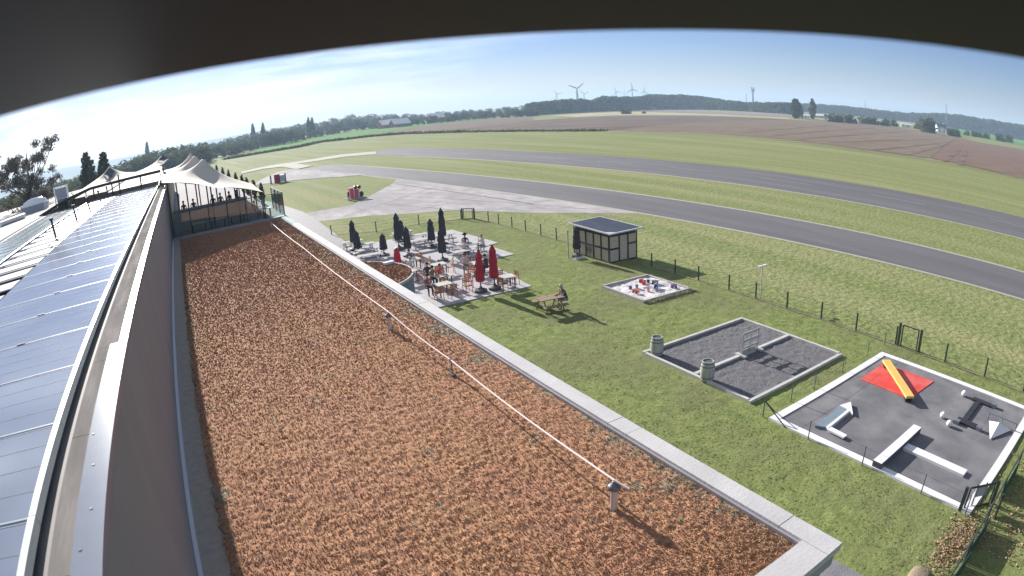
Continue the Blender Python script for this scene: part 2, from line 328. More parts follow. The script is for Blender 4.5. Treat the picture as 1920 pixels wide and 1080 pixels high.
# tractor lines across the harrowed field
for a, b_ in (((1560, 268), (1760, 262)), ((1500, 262), (1700, 247)), ((1440, 256), (1640, 240)), ((1640, 282), (1775, 268)), ((1700, 291), (1782, 270)), ((1390, 250), (1560, 236)), ((1770, 303), (1800, 282)), ((1800, 310), (1812, 284)), ((1780, 276), (1920, 305))):
    p, q = at(*a), at(*b_); d = (q - p).normalized(); n_ = Vector((-d.y, d.x, 0)) * 0.9
    sheet('tractor_track', [p - n_, q - n_, q + n_, p + n_], 0.16, m_plough)
# strip of rough grass between the airfield and the ploughed land
m_rough = mat('rough_verge', (0.14, 0.13, 0.055), (0.22, 0.21, 0.09), scale=0.3, rough=1)
VB = [(1140, 246), (1183, 247), (1280, 250), (1440, 260), (1500, 266), (1600, 280), (1725, 297), (1840, 319), (1925, 337)]
sheet('field_margin', P2([(x, y - 1.2) for x, y in VB]) + P2([(x, y + 2.0) for x, y in reversed(VB)]), 0.06, m_rough)
# pale distant rise on the left
hx = []; 
for i in range(60):
    az = rad(-40 + i * 60 / 59); e = 0.25 + 0.75 * math.exp(-((math.degrees(az) + 16) / 7.0) ** 2)
    hx.append((az, CAMH + 4300 * math.tan(rad(e))))
V = []; F = []
for k, (r, f) in enumerate(((3300, 0), (3900, 0.6), (4300, 1.0), (4900, 0.0))):
    for az, h in hx: V.append((r * math.sin(az), r * math.cos(az), h * f - 0.2))
for k in range(3):
    for i in range(59): F.append((k * 60 + i, k * 60 + i + 1, (k + 1) * 60 + i + 1, (k + 1) * 60 + i))
m_hill = mat('hill_woods', (0.05, 0.07, 0.04), (0.10, 0.12, 0.06), scale=0.01, rough=1)
struct(npmesh('hill', V, F, m_hill, smooth=True))

# grass blades: one mass on the lawn and the airfield beyond the fence
def blades(n, x0, x1, y0, y1, size, holes):
    X = RNG.uniform(x0, x1, n); Y = RNG.uniform(y0, y1, n); ok = np.ones(n, bool)
    for a, b_, c, d in holes: ok &= ~((X > a) & (X < b_) & (Y > c) & (Y < d))
    ok &= RNG.random(n) < 0.35 + 0.9 * (vnoise(X, Y, 1.3, 5) - 0.15)
    X, Y = X[ok], Y[ok]; n = len(X)
    t = RNG.uniform(0, math.pi, n); s = size * RNG.uniform(0.6, 1.4, n); h = s * RNG.uniform(0.10, 0.42, n); lx, ly = RNG.normal(0, 0.7, n) * s, RNG.normal(0, 0.7, n) * s
    z = np.where((X < LX1) & (Y < LY1), lawn_z(X, Y) - 0.01, -0.01)
    dx, dy = np.cos(t) * s * 0.5, np.sin(t) * s * 0.5
    return np.stack([np.stack([X - dx, Y - dy, z], 1), np.stack([X + dx, Y + dy, z], 1), np.stack([X + dx * 0.3 + lx, Y + dy * 0.3 + ly, z + h], 1), np.stack([X - dx * 0.5 + lx, Y - dy * 0.5 + ly, z + h * 0.8], 1)], 1).reshape(-1, 3)
HOLES = [(16.6, 26.4, 2.7, 11.8), (16.9, 24.6, 12.6, 19.4), (21.9, 26.1, 24.2, 28.5), (8, 19.9, 31.2, 52.8), (8, 23.6, 39.1, 52.7), (8, 12.3, 0, 5.7), (26.0, 28.8, 32.2, 36.8)]
V1 = blades(150000, 11.5, 27.7, 1.0, 56, 0.065, HOLES)
V = V1
g = npmesh('grass', V, np.arange(len(V)).reshape(-1, 4), m_blade); tag(g, 'short green grass tufts all over the fenced lawn', 'grass', kind='stuff')

# ================================================================== MAIN BUILDING
m_wall = mat('dark_render', (0.285, 0.270, 0.258), (0.330, 0.312, 0.296), stretch=(1, 1.0, 0.25), scale=0.8, rough=0.75, bump=0.05, bscale=3)
m_lower = mat('grey_cladding', (0.30, 0.31, 0.33), (0.36, 0.37, 0.39), scale=0.7, rough=0.6)
m_coping = mat('coping_concrete', (0.42, 0.41, 0.42), (0.56, 0.545, 0.55), scale=0.9, rough=0.75, bump=0.12, bscale=14, big=(0.47, 0.455, 0.45), bigscale=0.5)
m_memb = mat('roof_membrane', (0.36, 0.32, 0.27), (0.47, 0.42, 0.36), scale=5, rough=0.9, bump=0.3, bscale=40)
m_alu = mat('brushed_aluminium', (0.17, 0.195, 0.25), (0.23, 0.255, 0.31), scale=0.7, rough=0.25, metal=0.0, spec=0.15)
m_alu2 = mat('pale_frame', (0.55, 0.60, 0.58), (0.64, 0.68, 0.66), scale=2, rough=0.4, metal=0.4)
m_board = mat('weathered_board', (0.23, 0.212, 0.20), (0.34, 0.318, 0.30), scale=1.6, rough=1.0, spec=0.0, stretch=(3, 0.35, 1), bump=0.2, bscale=8, big=(0.19, 0.178, 0.168), bigscale=1.2)
m_sand = mat('sandy_roofing', (0.40, 0.37, 0.33), (0.50, 0.46, 0.41), scale=0.5, rough=0.9, bump=0.1)
m_dark = mat('dark_metal', (0.030, 0.032, 0.040), (0.045, 0.047, 0.058), scale=6, rough=0.5, metal=0.3)
ZR = 3.85; ZT = 8.1; YE = 51.2
bld = thing('terminal_building', 'long two storey airfield building with rusty planted roof and glass roof bands', 'building')
b = MB(); b.box(-1.4, 3.75, 0, 8.05, 145, ZR - 0.05); b.build('lower_wall', m_lower, bld)
b = MB(); b.box(-14.2, -4, 0, -1.5, 57.8, ZT - 0.14); b.box(-40, -4, 0, -14.3, 110, ZT - 0.2); b.box(-14.2, 57.9, 0, -1.5, 110, ZT - 0.25); b.build('upper_wall', m_wall, bld)
b = MB(); b.box(-1.48, 4.1, ZR - 0.045, 7.84, YE, ZR - 0.02); b.build('roof_membrane', m_memb, bld)
b = MB(); b.box(-1.49, 4.19, ZR - 0.02, -1.40, YE - 0.1, ZR + 0.06); b.build('wall_flashing', mat('white_trim', (0.75, 0.75, 0.78), rough=0.5), bld)
b = MB()
# coping in sections with open joints, patched corner
ycuts = [3.59, 4.75, 9.1, 9.75, 15.2, 21, 27, 33, 39, 45, 50.75]
for i, (a, c) in enumerate(zip(ycuts, ycuts[1:])):
    b.box(7.80, a + (0.0 if i == 0 else 0.008), ZR - 0.02, 8.25, c - 0.008, 4.0 + (0.004 if i % 2 else 0))
b.box(-1.45, 3.59, ZR - 0.02, 7.79, 4.19, 4.0)
b.build('coping', m_coping, bld)
b = MB(); b.box(8.05, 3.72, 3.50, 8.16, 50.75, ZR - 0.02); b.box(-1.4, 3.64, 3.50, 8.16, 3.74, ZR - 0.02); b.box(7.74, 4.2, ZR - 0.02, 7.795, 50.6, ZR + 0.10); b.build('fascia', mat('fascia_metal', (0.30, 0.29, 0.33), (0.36, 0.35, 0.39), scale=1, rough=0.5, metal=0.3), bld)
b = MB(); b.box(-1.45, 50.8, ZR - 0.04, 8.25, 51.5, 4.04); b.build('terrace_kerb', mat('kerb_grey', (0.26, 0.275, 0.30), (0.33, 0.345, 0.37), scale=1, rough=0.7), bld)
b = MB(); b.box(-1.45, 51.5, ZR - 0.04, 8.2, 144, ZR + 0.08); b.build('terrace_floor', mat('terrace_tiles', (0.34, 0.325, 0.33), (0.42, 0.40, 0.40), scale=1, rough=0.9, spec=0.05), bld)
b = MB(); b.box(-1.79, -4, ZT - 0.12, -1.46, 10.45, ZT); b.box(-1.63, 10.45, ZT - 0.12, -1.46, 56.5, ZT - 0.004)
m_hole = m_dark
for y, x in ((4.55, -1.70), (6.1, -1.66), (6.9, -1.73), (8.3, -1.68), (9.6, -1.6), (5.2, -1.62)): b.cyl((x, y, ZT), (x, y, ZT + 0.006), 0.02, 0.02, 8, 1)
b.build('edge_trim', [m_alu, m_hole], bld)
b = MB(); y = -4.0
while y < 56.4:
    e = min(y + 2.75, 56.4)
    if y < 10.44 < e: e = 10.45
    xr = -1.80 if y < 10.44 else -1.64
    b.box(-2.06, y + 0.006, ZT - 0.16, xr, e - 0.006, ZT - 0.03); y = e
b.build('ledge_board', m_board, bld)
b = MB(); b.box(-2.36, -4, ZT - 0.35, -2.07, 56.4, ZT - 0.20); b.build('gutter', m_dark, bld)
b = MB(); b.box(-40, 57.9, ZT - 0.25, -9.3, 110, ZT - 0.08); b.box(-40, -4, ZT - 0.2, -14.0, 57.8, ZT - 0.05); b.build('flat_roof', m_sand, bld)
b = MB(); b.box(-14.1, -4, ZT - 0.14, -6.2, 57.6, ZT - 0.11); b.build('roof_deck', mat('deck_dark', (0.035, 0.034, 0.05), (0.05, 0.048, 0.07), scale=2, rough=0.7), bld)
# far white roof edge on the left
b = MB(); p = at(0, 421, 8.3); q = at(46, 404, 8.3); b.tube([p, q], 0.28, 6); b.build('roof_edge_trim', mat('white_trim', (0.75, 0.75, 0.78), rough=0.5), bld)
# round bay with its own planted top
BX, BY, BR = 8.05, 32.0, 3.55
b = MB(); pts = [(BX + BR * math.cos(t), BY + BR * math.sin(t)) for t in [rad(-90 + 180 * i / 28) for i in range(29)]]
b.prism(pts, 0, 2.5); b.build('bay_wall', mat('bay_blue_grey', (0.17, 0.21, 0.25), (0.22, 0.26, 0.30), scale=1, rough=0.55), bld, smooth=False)
b = MB()
for i in range(28):
    a, c = rad(-90 + 180 * i / 28), rad(-90 + 180 * (i + 1) / 28)
    P = lambda r, t, z: (BX + r * math.cos(t), BY + r * math.sin(t), z)
    b.add([P(BR - 0.05, a, 2.64), P(BR + 0.03, a, 2.64), P(BR + 0.03, c, 2.64), P(BR - 0.05, c, 2.64), P(BR - 0.05, a, 2.5), P(BR + 0.03, a, 2.50), P(BR + 0.03, c, 2.50), P(BR - 0.05, c, 2.5)], [(0, 1, 2, 3), (1, 5, 6, 2), (0, 3, 7, 4)])
b.build('bay_rim', m_coping, bld)
b = MB(); b.box(10.6, 33.3, 2.60, 11.25, 33.6, 2.76, rot=rad(8)); b.build('bay_skylight', mat('white_trim', (0.75, 0.75, 0.78)), bld)

# sedum: real clumpy surface plus leaf clumps, as one mass
m_sedum = mat('sedum_leaves', (0.245, 0.130, 0.080), (0.545, 0.325, 0.182), c3=(0.400, 0.218, 0.126), scale=8.0, rough=0.9, spec=0.1, contrast=0.22, big=(0.385, 0.200, 0.130), bigscale=0.7)
m_sedum2 = mat('sedum_green', (0.185, 0.150, 0.105), (0.36, 0.295, 0.205), scale=6, rough=0.9, spec=0.1)
def sed_h(X, Y):
    h = 0.030 * vnoise(X, Y, 0.12, 11) + 0.022 * vnoise(X, Y, 0.07, 12) + 0.02 * vnoise(X, Y, 0.6, 13)
    return h
ys = [4.2]
while ys[-1] < YE - 0.55: ys.append(ys[-1] + 0.024 * (1 + max(0, ys[-1] - 6) / 9.0))
xs = np.arange(-0.88, 7.74, 0.034)
def sed_edge(X, Y): return X > -0.86 + 0.14 * (vnoise(X, Y, 0.35, 20) - 0.5) + 0.05 * (vnoise(X, Y, 0.1, 21) - 0.5)
sed = gridmesh('sedum', xs, np.array(ys), lambda X, Y: ZR + 0.0 + sed_h(X, Y), [m_sedum, m_sedum2], mask=sed_edge, smooth=True)
me = sed.data; nf = len(me.polygons); cc = np.zeros(nf * 3, np.float32); me.polygons.foreach_get('center', cc); cc = cc.reshape(-1, 3)
gr = vnoise(cc[:, 0], cc[:, 1], 0.8, 31) * 0.5 + vnoise(cc[:, 0], cc[:, 1], 0.25, 32) * 0.35 + vnoise(cc[:, 0], cc[:, 1], 0.07, 33) * 0.3
edge = np.clip((cc[:, 0] - 6.4) / 1.3, 0, 1) * 0.36 + np.clip((0.1 - cc[:, 0]) / 1.0, 0, 1) * 0.32
me.polygons.foreach_set('material_index', ((gr + edge) > 0.90).astype(np.int32)); me.update()
tag(sed, 'rust orange and brown sedum carpet covering the flat roof', 'sedum', kind='stuff')
n = 230000; X = RNG.uniform(-0.85, 7.72, n); u = RNG.random(n); Y = 4.25 + (YE - 5.0) * u ** 2.2; nrm = RNG.normal(size=(n, 3)) * (0.8, 0.8, 0.5) + (0, 0, 0.8)
k_ = sed_edge(X, Y); X, Y, nrm = X[k_], Y[k_], nrm[k_]; n = len(X)
a = np.cross(nrm, RNG.normal(size=(n, 3))); a /= np.linalg.norm(a, axis=1)[:, None]; c = np.cross(nrm, a); c /= np.linalg.norm(c, axis=1)[:, None]
s = (RNG.uniform(0.009, 0.021, n) * (1 + np.maximum(0, Y - 13) / 16))[:, None]; Pp = np.stack([X, Y, ZR + sed_h(X, Y) + 0.012], 1)
V = np.stack([Pp - a * s, Pp - c * s * 0.8, Pp + a * s, Pp + c * s * 0.8], 1).reshape(-1, 3)
sl = npmesh('sedum_leaves', V, np.arange(4 * n).reshape(-1, 4), [m_sedum, m_sedum2], midx=(RNG.random(n) < 0.05 + 0.45 * np.clip((X - 6.6) / 1.2, 0, 1) + 0.3 * np.clip((-0.1 - X) / 0.7, 0, 1)))
tag(sl, 'loose rusty sedum leaf clumps standing over the planted roof', 'sedum', kind='stuff')
# planted top of the bay
n = 9000; t = RNG.uniform(-math.pi / 2, math.pi / 2, n); r = (BR - 0.05) * np.sqrt(RNG.random(n)); Pp = np.stack([BX + 0.2 + (r - 0.2) * np.cos(t), BY + r * np.sin(t), 2.56 + 0.07 * RNG.random(n)], 1)
a = RNG.normal(size=(n, 3)) * (1, 1, 0.35); a /= np.linalg.norm(a, axis=1)[:, None]; c = np.cross(a, RNG.normal(size=(n, 3)) * (0.35, 0.35, 1)); c /= np.linalg.norm(c, axis=1)[:, None]; s = RNG.uniform(0.04, 0.08, n)[:, None]
V = np.stack([Pp - a * s, Pp - c * s, Pp + a * s, Pp + c * s], 1).reshape(-1, 3)
tag(npmesh('sedum', V, np.arange(4 * n).reshape(-1, 4), m_sedum), 'rusty sedum planting on top of the low round bay', 'sedum', kind='stuff')

# ------------------------------------------------------------------ glazed roof panels
m_pan = bpy.data.materials.new('roof_glass'); m_pan.use_nodes = True; t = m_pan.node_tree; t.nodes.clear()
o = N(t, 'ShaderNodeOutputMaterial'); df = N(t, 'ShaderNodeBsdfDiffuse'); gl = N(t, 'ShaderNodeBsdfGlossy'); gl.inputs['Roughness'].default_value = 0.10; gl.inputs['Color'].default_value = (0.80, 0.88, 1.0, 1); ms = N(t, 'ShaderNodeMixShader'); ms.inputs[0].default_value = 0.26
geo = N(t, 'ShaderNodeNewGeometry'); nz = N(t, 'ShaderNodeTexNoise'); nz.inputs['Scale'].default_value = 0.45; nz.inputs['Detail'].default_value = 3; rp = N(t, 'ShaderNodeValToRGB'); rp.color_ramp.elements[0].position = 0.35; rp.color_ramp.elements[1].position = 0.65
rp.color_ramp.elements[0].color = (0.20, 0.222, 0.27, 1); rp.color_ramp.elements[1].color = (0.255, 0.275, 0.32, 1)
for a_, b_ in ((geo.outputs['Position'], nz.inputs['Vector']), (nz.outputs['Fac'], rp.inputs['Fac']), (rp.outputs['Color'], df.inputs['Color']), (df.outputs[0], ms.inputs[1]), (gl.outputs[0], ms.inputs[2]), (ms.outputs[0], o.inputs['Surface'])): t.links.new(a_, b_)
m_line = mat('panel_line', (0.20, 0.235, 0.30), rough=0.6)
def panel_proto():
    t = thing('roof_panel', 'x', 'roof panel', group='blue glass roof panels')
    b = MB(); b.box(-6.22, 0.05, 0.0, -2.33, 2.13, 0.035); b.build('glass', m_pan, t)
    b = MB(); b.box(-2.325, 0.0, -0.06, -2.235, 2.185, 0.07); b.box(-6.22, 0.0, -0.03, -2.335, 0.035, 0.041, 1); b.box(-6.22, 2.14, -0.03, -2.335, 2.155, 0.039, 1); b.build('frame', [m_alu2, mat('bar_blue_grey', (0.30, 0.34, 0.40), rough=0.5)], t)
    b = MB()
    for y in (0.55, 1.1, 1.62): b.box(-6.2, y, 0.036, -2.34, y + 0.008, 0.038)
    b.box(-4.05, 0.0, 0.046, -3.85, 0.05, 0.058, 1); b.build('cell_line', [m_line, m_dark], t)
    b = MB(); b.box(-8.95, 0.85, 0.0, -6.28, 2.13, 0.035); b.build('side_slat', mat('slat_pale', (0.55, 0.52, 0.55), (0.62, 0.59, 0.62), scale=1, rough=0.35), t)
    return t
pp = panel_proto(); used = []
for i in range(26):
    y = 0.75 + 2.2 * i
    lab = '%s blue glass roof panel counting away from the camera' % ORD[i]
    if i == 0: lab = 'nearest blue glass roof panel, at the lower left picture corner'
    place(pp, used, (0, y, ZT + 0.03), 0, lab)
b = MB(); b.box(-13.25, -3, ZT - 0.10, -9.15, 57.5, ZT - 0.06); gb = b.build('glass_strip', mat('green_glass', (0.26, 0.33, 0.33), (0.40, 0.47, 0.47), scale=0.6, rough=0.15, spec=0.6, stretch=(1, 3, 1)), bld)
b = MB()
for i in range(34): b.box(-13.25, -2 + 1.75 * i, ZT - 0.058, -9.15, -1.96 + 1.75 * i, ZT - 0.04)
for x in (-12.2, -11.2, -10.2): b.box(x, -3, ZT - 0.056, x + 0.03, 57.5, ZT - 0.045)
b.build('glazing_bar', mat('bar_grey', (0.42, 0.45, 0.47), rough=0.5), gb)
# railing on the roof
rl = thing('railing', 'dark metal railing with hooked posts along the glass roof', 'railing')
b = MB(); b.tube([(-9.05, 2, ZT + 0.10), (-9.05, 57.5, ZT + 0.10)], 0.075, 8); b.build('rail', mat('rail_grey', (0.16, 0.19, 0.21), rough=0.45, metal=0.4), rl)
for y in (31, 38, 44, 50.5, 56.5):
    b = MB(); x = -7.0; b.tube([(x + 0.25, y - 0.9, ZT + 0.06), (x + 0.08, y - 0.45, ZT + 0.12), (x - 0.05, y - 0.1, ZT + 0.5), (x - 0.12, y, ZT + 1.0)], 0.06, 7); b.box(x - 0.22, y - 0.08, ZT + 0.98, x - 0.02, y + 0.08, ZT + 1.10); b.build('post', m_dark, rl)
# skylight dome and roof cabinet on the far flat roof
c = at(67, 395, ZT); sk = thing('skylight', 'domed white skylight on the sandy flat roof at left', 'skylight', (c.x, c.y, ZT - 0.08))
b = MB(); b.box(-1.5, -1.3, 0, 1.5, 1.3, 0.75); b.build('curb', mat('curb_grey', (0.25, 0.29, 0.36), rough=0.5), sk)
b = MB(); b.lathe([(1.75, 0.75), (1.7, 0.95), (1.45, 1.25), (1.0, 1.45), (0.4, 1.55), (0.05, 1.57)], n=20, sy=0.86); b.build('dome', mat('milky_dome', (0.72, 0.74, 0.80), rough=0.2, spec=0.6), sk, smooth=True)
c = at(119, 388, ZT); cb = thing('roof_cabinet', 'grey framed cabinet standing on the flat roof left of the pale tent', 'cabinet', (c.x, c.y, ZT - 0.08), rad(6))
b = MB(); b.box(-0.55, -0.3, 0.0, 0.55, 0.3, 0.95); b.build('base', mat('cab_base', (0.20, 0.23, 0.27), rough=0.5), cb)
b = MB(); b.box(-0.6, -0.35, 0.98, 0.6, 0.35, 2.0); b.build('panel', mat('cab_panel', (0.24, 0.28, 0.36), (0.29, 0.33, 0.40), scale=3, rough=0.45), cb)
b = MB()
for s in (-1, 1): b.box(s * 0.72 - 0.07, -0.42, 0.0, s * 0.72 + 0.07, -0.30, 2.15)
b.box(-0.65, -0.42, 2.02, 0.65, -0.30, 2.15); b.box(-0.65, -0.42, 0.93, 0.65, -0.37, 0.98); b.build('frame', mat('white_trim', (0.75, 0.75, 0.78)), cb)
b = MB(); b.tube([(0.95, -0.3, 0.1), (1.25, -0.3, 0.45), (1.3, -0.3, 0.9), (1.05, -0.3, 1.25)], 0.05, 6); b.build('cable_loop', m_dark, cb)

# ------------------------------------------------------------------ fall arrest cable and its posts on the planted roof
m_steel = mat('post_steel', (0.50, 0.47, 0.47), (0.58, 0.55, 0.55), scale=4, rough=0.5, metal=0.3)
posts = [(5.96, 7.24), (6.08, 19.3), (6.05, 33.2)]; used = []
pt = thing('anchor_post', 'x', 'post', group='anchor posts carrying the roof cable')
b = MB(); b.cyl((0, 0, -0.02), (0, 0, 0.52), 0.066, 0.066, 14); b.build('pipe', m_steel, pt, smooth=False)
b = MB(); b.lathe([(0.05, 0.50), (0.125, 0.52), (0.135, 0.555), (0.10, 0.60), (0.045, 0.63), (0.04, 0.68), (0.01, 0.685)], n=18); b.build('cap', mat('cap_dark', (0.16, 0.15, 0.17), rough=0.4, metal=0.4), pt, smooth=True)
for (x, y), lab in zip(posts, ('nearest pale anchor post, at the lower end of the roof cable', 'middle anchor post under the roof cable, facing the red parasols', 'small far anchor post under the roof cable, opposite the round bay')): place(pt, used, (x, y, ZR), 0, lab)
b = MB(); pts = [(6.35, 46.9, ZR + 0.4), (6.05, 33.2, ZR + 0.70), (6.08, 19.3, ZR + 0.70), (6.2, 14.6, ZR + 0.50), (5.96, 7.24, ZR + 0.70), (6.03, 6.9, ZR + 0.66)]
full = []
for p, q in zip(pts, pts[1:]):
    for i in range(8):
        t = i / 8; full.append((p[0] + (q[0] - p[0]) * t, p[1] + (q[1] - p[1]) * t, p[2] + (q[2] - p[2]) * t - 0.06 * math.sin(math.pi * t) * (1 if abs(p[1] - q[1]) > 3 else 0)))
full.append(pts[-1]); b.tube(full, 0.021, 7); b.tube([(6.35, 46.9, ZR + 0.4), (6.36, 47.0, ZR + 0.0)], 0.03)
tag(b.build('safety_cable', mat('cable_pinkish', (0.78, 0.66, 0.63), rough=0.5)), 'pale safety cable running the length of the planted roof', 'cable')
b = MB(); b.box(6.14, 14.48, ZR + 0.03, 6.26, 14.72, ZR + 0.09); b.cyl((6.2, 14.6, ZR + 0.06), (6.22, 14.62, ZR + 0.56), 0.02, 0.018, 8); b.box(6.17, 14.58, ZR + 0.44, 6.25, 14.64, ZR + 0.52)
tag(b.build('cable_bracket', mat('cap_dark', (0.16, 0.15, 0.17))), 'dark bracket holding the roof cable between two anchor posts', 'bracket')

# ================================================================== PEOPLE
def limb(P, a, b, r):   # helper to append chain vertices
    pass
def body_mesh(pose, seed=0, lean=0.0, arm='table', armR=None, turn=0.0):
    """one skinned surface; returns mesh in local space, facing +Y, feet at z=0"""
    r = random.Random(seed); v = []; e = []; rd = []
    def A(p, rr, par=None):
        v.append(p); rd.append(rr)
        if par is not None: e.append((par, len(v) - 1))
        return len(v) - 1
    sit = pose == 'sit'; hz = 0.55 if sit else 0.93
    L_ = lambda z: (z - hz) * lean
    pel = A((0, 0, hz), (0.155, 0.115)); wa = A((0, L_(hz + 0.2), hz + 0.2), (0.135, 0.10), pel)
    ch = A((0, L_(hz + 0.38), hz + 0.38), (0.165, 0.115), wa); ne = A((0, L_(hz + 0.55) , hz + 0.54), (0.058, 0.058), ch)
    hb = A((0, L_(hz + 0.6) + 0.015, hz + 0.63), (0.075, 0.085), ne); hd = A((0, L_(hz + 0.7) + 0.02, hz + 0.72), (0.082, 0.10), hb); A((0, L_(hz + 0.78) + 0.01, hz + 0.80), (0.062, 0.075), hd)
    feet = []; hands = []
    for s in (-1, 1):
        hp = A((s * 0.09, 0, hz - 0.03), (0.095, 0.095), pel)
        if sit:
            kn = A((s * 0.13, 0.42, hz - 0.02), (0.068, 0.068), hp); md = A((s * 0.13, 0.43, hz - 0.26), (0.056, 0.056), kn); an = A((s * 0.13, 0.40, 0.08), (0.042, 0.042), md); A((s * 0.14, 0.53, 0.045), (0.04, 0.035), an)
        else:
            st = 0.05 * s; kn = A((s * 0.10, 0.02 + st, 0.50), (0.066, 0.066), hp); md = A((s * 0.10, 0.0 + st, 0.32), (0.058, 0.058), kn); an = A((s * 0.105, -0.02 + st * 1.2, 0.08), (0.042, 0.042), md); A((s * 0.12, 0.11 + st * 1.2, 0.045), (0.042, 0.036), an)
        sy = L_(hz + 0.44); sh = A((s * 0.20, sy, hz + 0.45), (0.062, 0.062), ch)
        mode = arm if s < 0 or armR is None else armR
        if mode == 'table': el = (s * 0.26, sy + 0.14, hz + 0.22); hn = (s * 0.14, sy + 0.38, hz + 0.245)
        elif mode == 'up': el = (s * 0.27, sy + 0.18, hz + 0.26); hn = (s * 0.10, sy + 0.24, hz + 0.52)
        elif mode == 'lap': el = (s * 0.25, sy + 0.04, hz + 0.20); hn = (s * 0.12, sy + 0.30, hz + 0.10)
        else: el = (s * 0.26, sy - 0.02, hz + 0.18); hn = (s * 0.25, sy + 0.06, hz - 0.06)
        ei = A(el, (0.045, 0.045), sh); hi = A(hn, (0.030, 0.030), ei)
        d = (Vector(hn) - Vector(el)).normalized(); pm = Vector(hn) + d * 0.07; A(tuple(pm), (0.040, 0.022), hi); hands.append((pm, d, s))
    me = bpy.data.meshes.new('person'); me.from_pydata(v, e, []); o = bpy.data.objects.new('person_skin', me); COL.objects.link(o)
    md = o.modifiers.new('Skin', 'SKIN'); md.use_smooth_shade = True
    for i, sv in enumerate(me.skin_vertices[0].data): sv.radius = rd[i]; sv.use_root = (i == 0)
    sb = o.modifiers.new('Sub', 'SUBSURF'); sb.levels = 1; sb.render_levels = 1
    bpy.context.view_layer.update(); dg = bpy.context.evaluated_depsgraph_get(); out = bpy.data.meshes.new_from_object(o.evaluated_get(dg)); bpy.data.objects.remove(o)
    bm = bmesh.new(); bm.from_mesh(out)
    # fingers, thumb, nose, ears: tapered stubs rooted inside the palm and head
    def stub(p0, p1, r0, r1, n=5):
        p0, p1 = Vector(p0), Vector(p1); dd = (p1 - p0).normalized(); a = dd.orthogonal().normalized(); b_ = dd.cross(a); rings = []
        for p, rr in ((p0, r0), (p1, r1)): rings.append([bm.verts.new(p + (a * math.cos(2 * math.pi * i / n) + b_ * math.sin(2 * math.pi * i / n)) * rr) for i in range(n)])
        for i in range(n): bm.faces.new((rings[0][i], rings[0][(i + 1) % n], rings[1][(i + 1) % n], rings[1][i]))
        bm.faces.new(rings[1])
    for pm, d, s in hands:
        side = d.cross(Vector((0, 0, 1))).normalized(); dn = Vector((0, 0, -1))
        for k, (o_, l_) in enumerate(((-0.03, 0.065), (-0.010, 0.078), (0.010, 0.074), (0.03, 0.058))):
            q = pm + side * o_; m_ = q + d * l_ * 0.6; stub(q, m_, 0.0095, 0.0088); stub(m_, m_ + (d * 0.7 + dn * 0.7).normalized() * l_ * 0.5, 0.0088, 0.007)
        stub(pm - d * 0.035 - side * s * 0.02, pm + d * 0.02 - side * s * 0.065, 0.011, 0.008)
    hy = L_(hz + 0.7) + 0.02
    stub((0, hy + 0.085, hz + 0.715), (0, hy + 0.125, hz + 0.695), 0.014, 0.014)
    for s in (-1, 1): stub((s * 0.07, hy, hz + 0.71), (s * 0.098, hy - 0.01, hz + 0.715), 0.026, 0.018)
    bm.to_mesh(out); bm.free()
    for p in out.polygons: p.use_smooth = True
    return out, hz, hy
m_skin = mat('skin', (0.50, 0.29, 0.21), rough=0.6)
CLO = {}
def cloth(c):
    k = 'cloth_%d_%d_%d' % tuple(int(255 * x) for x in c)
    return mat(k, c, tuple(min(1, x * 1.25 + 0.01) for x in c), scale=9, rough=0.9)
HAIR = {'dark': (0.018, 0.013, 0.012), 'brown': (0.07, 0.04, 0.022), 'grey': (0.33, 0.32, 0.32), 'fair': (0.30, 0.20, 0.10)}
def person(label, loc, face, pose, shirt, trousers, hair='dark', lean=0.0, arm='table', armR=None, seed=0, group=None, sleeve=0.5, hat=None, scale=1.0):
    me, hz, hy = body_mesh(pose, seed, lean, arm, armR)
    for m in (m_skin, cloth(shirt), cloth(trousers), cloth((0.04, 0.035, 0.035))): me.materials.append(m)
    for p in me.polygons:
        x, y, z = p.center; k = 1
        if z > hz + 0.555: k = 0
        elif abs(x) > 0.225 and z < hz + 0.45 - 0.25 * sleeve and z > hz - 0.2: k = 0
        elif pose == 'sit' and z > hz + 0.1 and y - (z - hz) * lean > 0.17: k = 0
        elif z < 0.10: k = 3
        elif z < hz + 0.06 and not abs(x) > 0.225: k = 2
        p.material_index = k
    o = bpy.data.objects.new('person', me); COL.objects.link(o); o.location = loc; o.rotation_euler = (0, 0, face); o.scale = (scale,) * 3
    tag(o, label, 'person', group)
    b = MB(); b.lathe([(0.088, 0.70), (0.101, 0.75), (0.094, 0.80), (0.060, 0.845), (0.012, 0.86)], (0, hy - 0.028, hz), n=14, sy=1.12)
    b.build('hair', mat('hair_' + hair, HAIR[hair], tuple(x * 1.6 for x in HAIR[hair]), scale=30, rough=0.7), o, smooth=True)
    for s in (-1, 1): b = MB(); b.lathe([(0.003, -0.010), (0.011, -0.004), (0.011, 0.004), (0.003, 0.010)], (s * 0.033, hy + 0.089, hz + 0.735), n=6); b.build('eye', m_dark, o)
    b = MB(); b.box(-0.026, hy + 0.083, hz + 0.655, 0.026, hy + 0.092, hz + 0.664); b.build('mouth', mat('lips', (0.30, 0.10, 0.09), rough=0.5), o)
    if hat:
        b = MB(); b.lathe([(0.24, 0.795), (0.235, 0.81), (0.115, 0.815), (0.11, 0.89), (0.06, 0.92), (0.01, 0.925)], (0, hy - 0.02, hz), n=18); b.build('hat', cloth(hat), o, smooth=True)
    return o

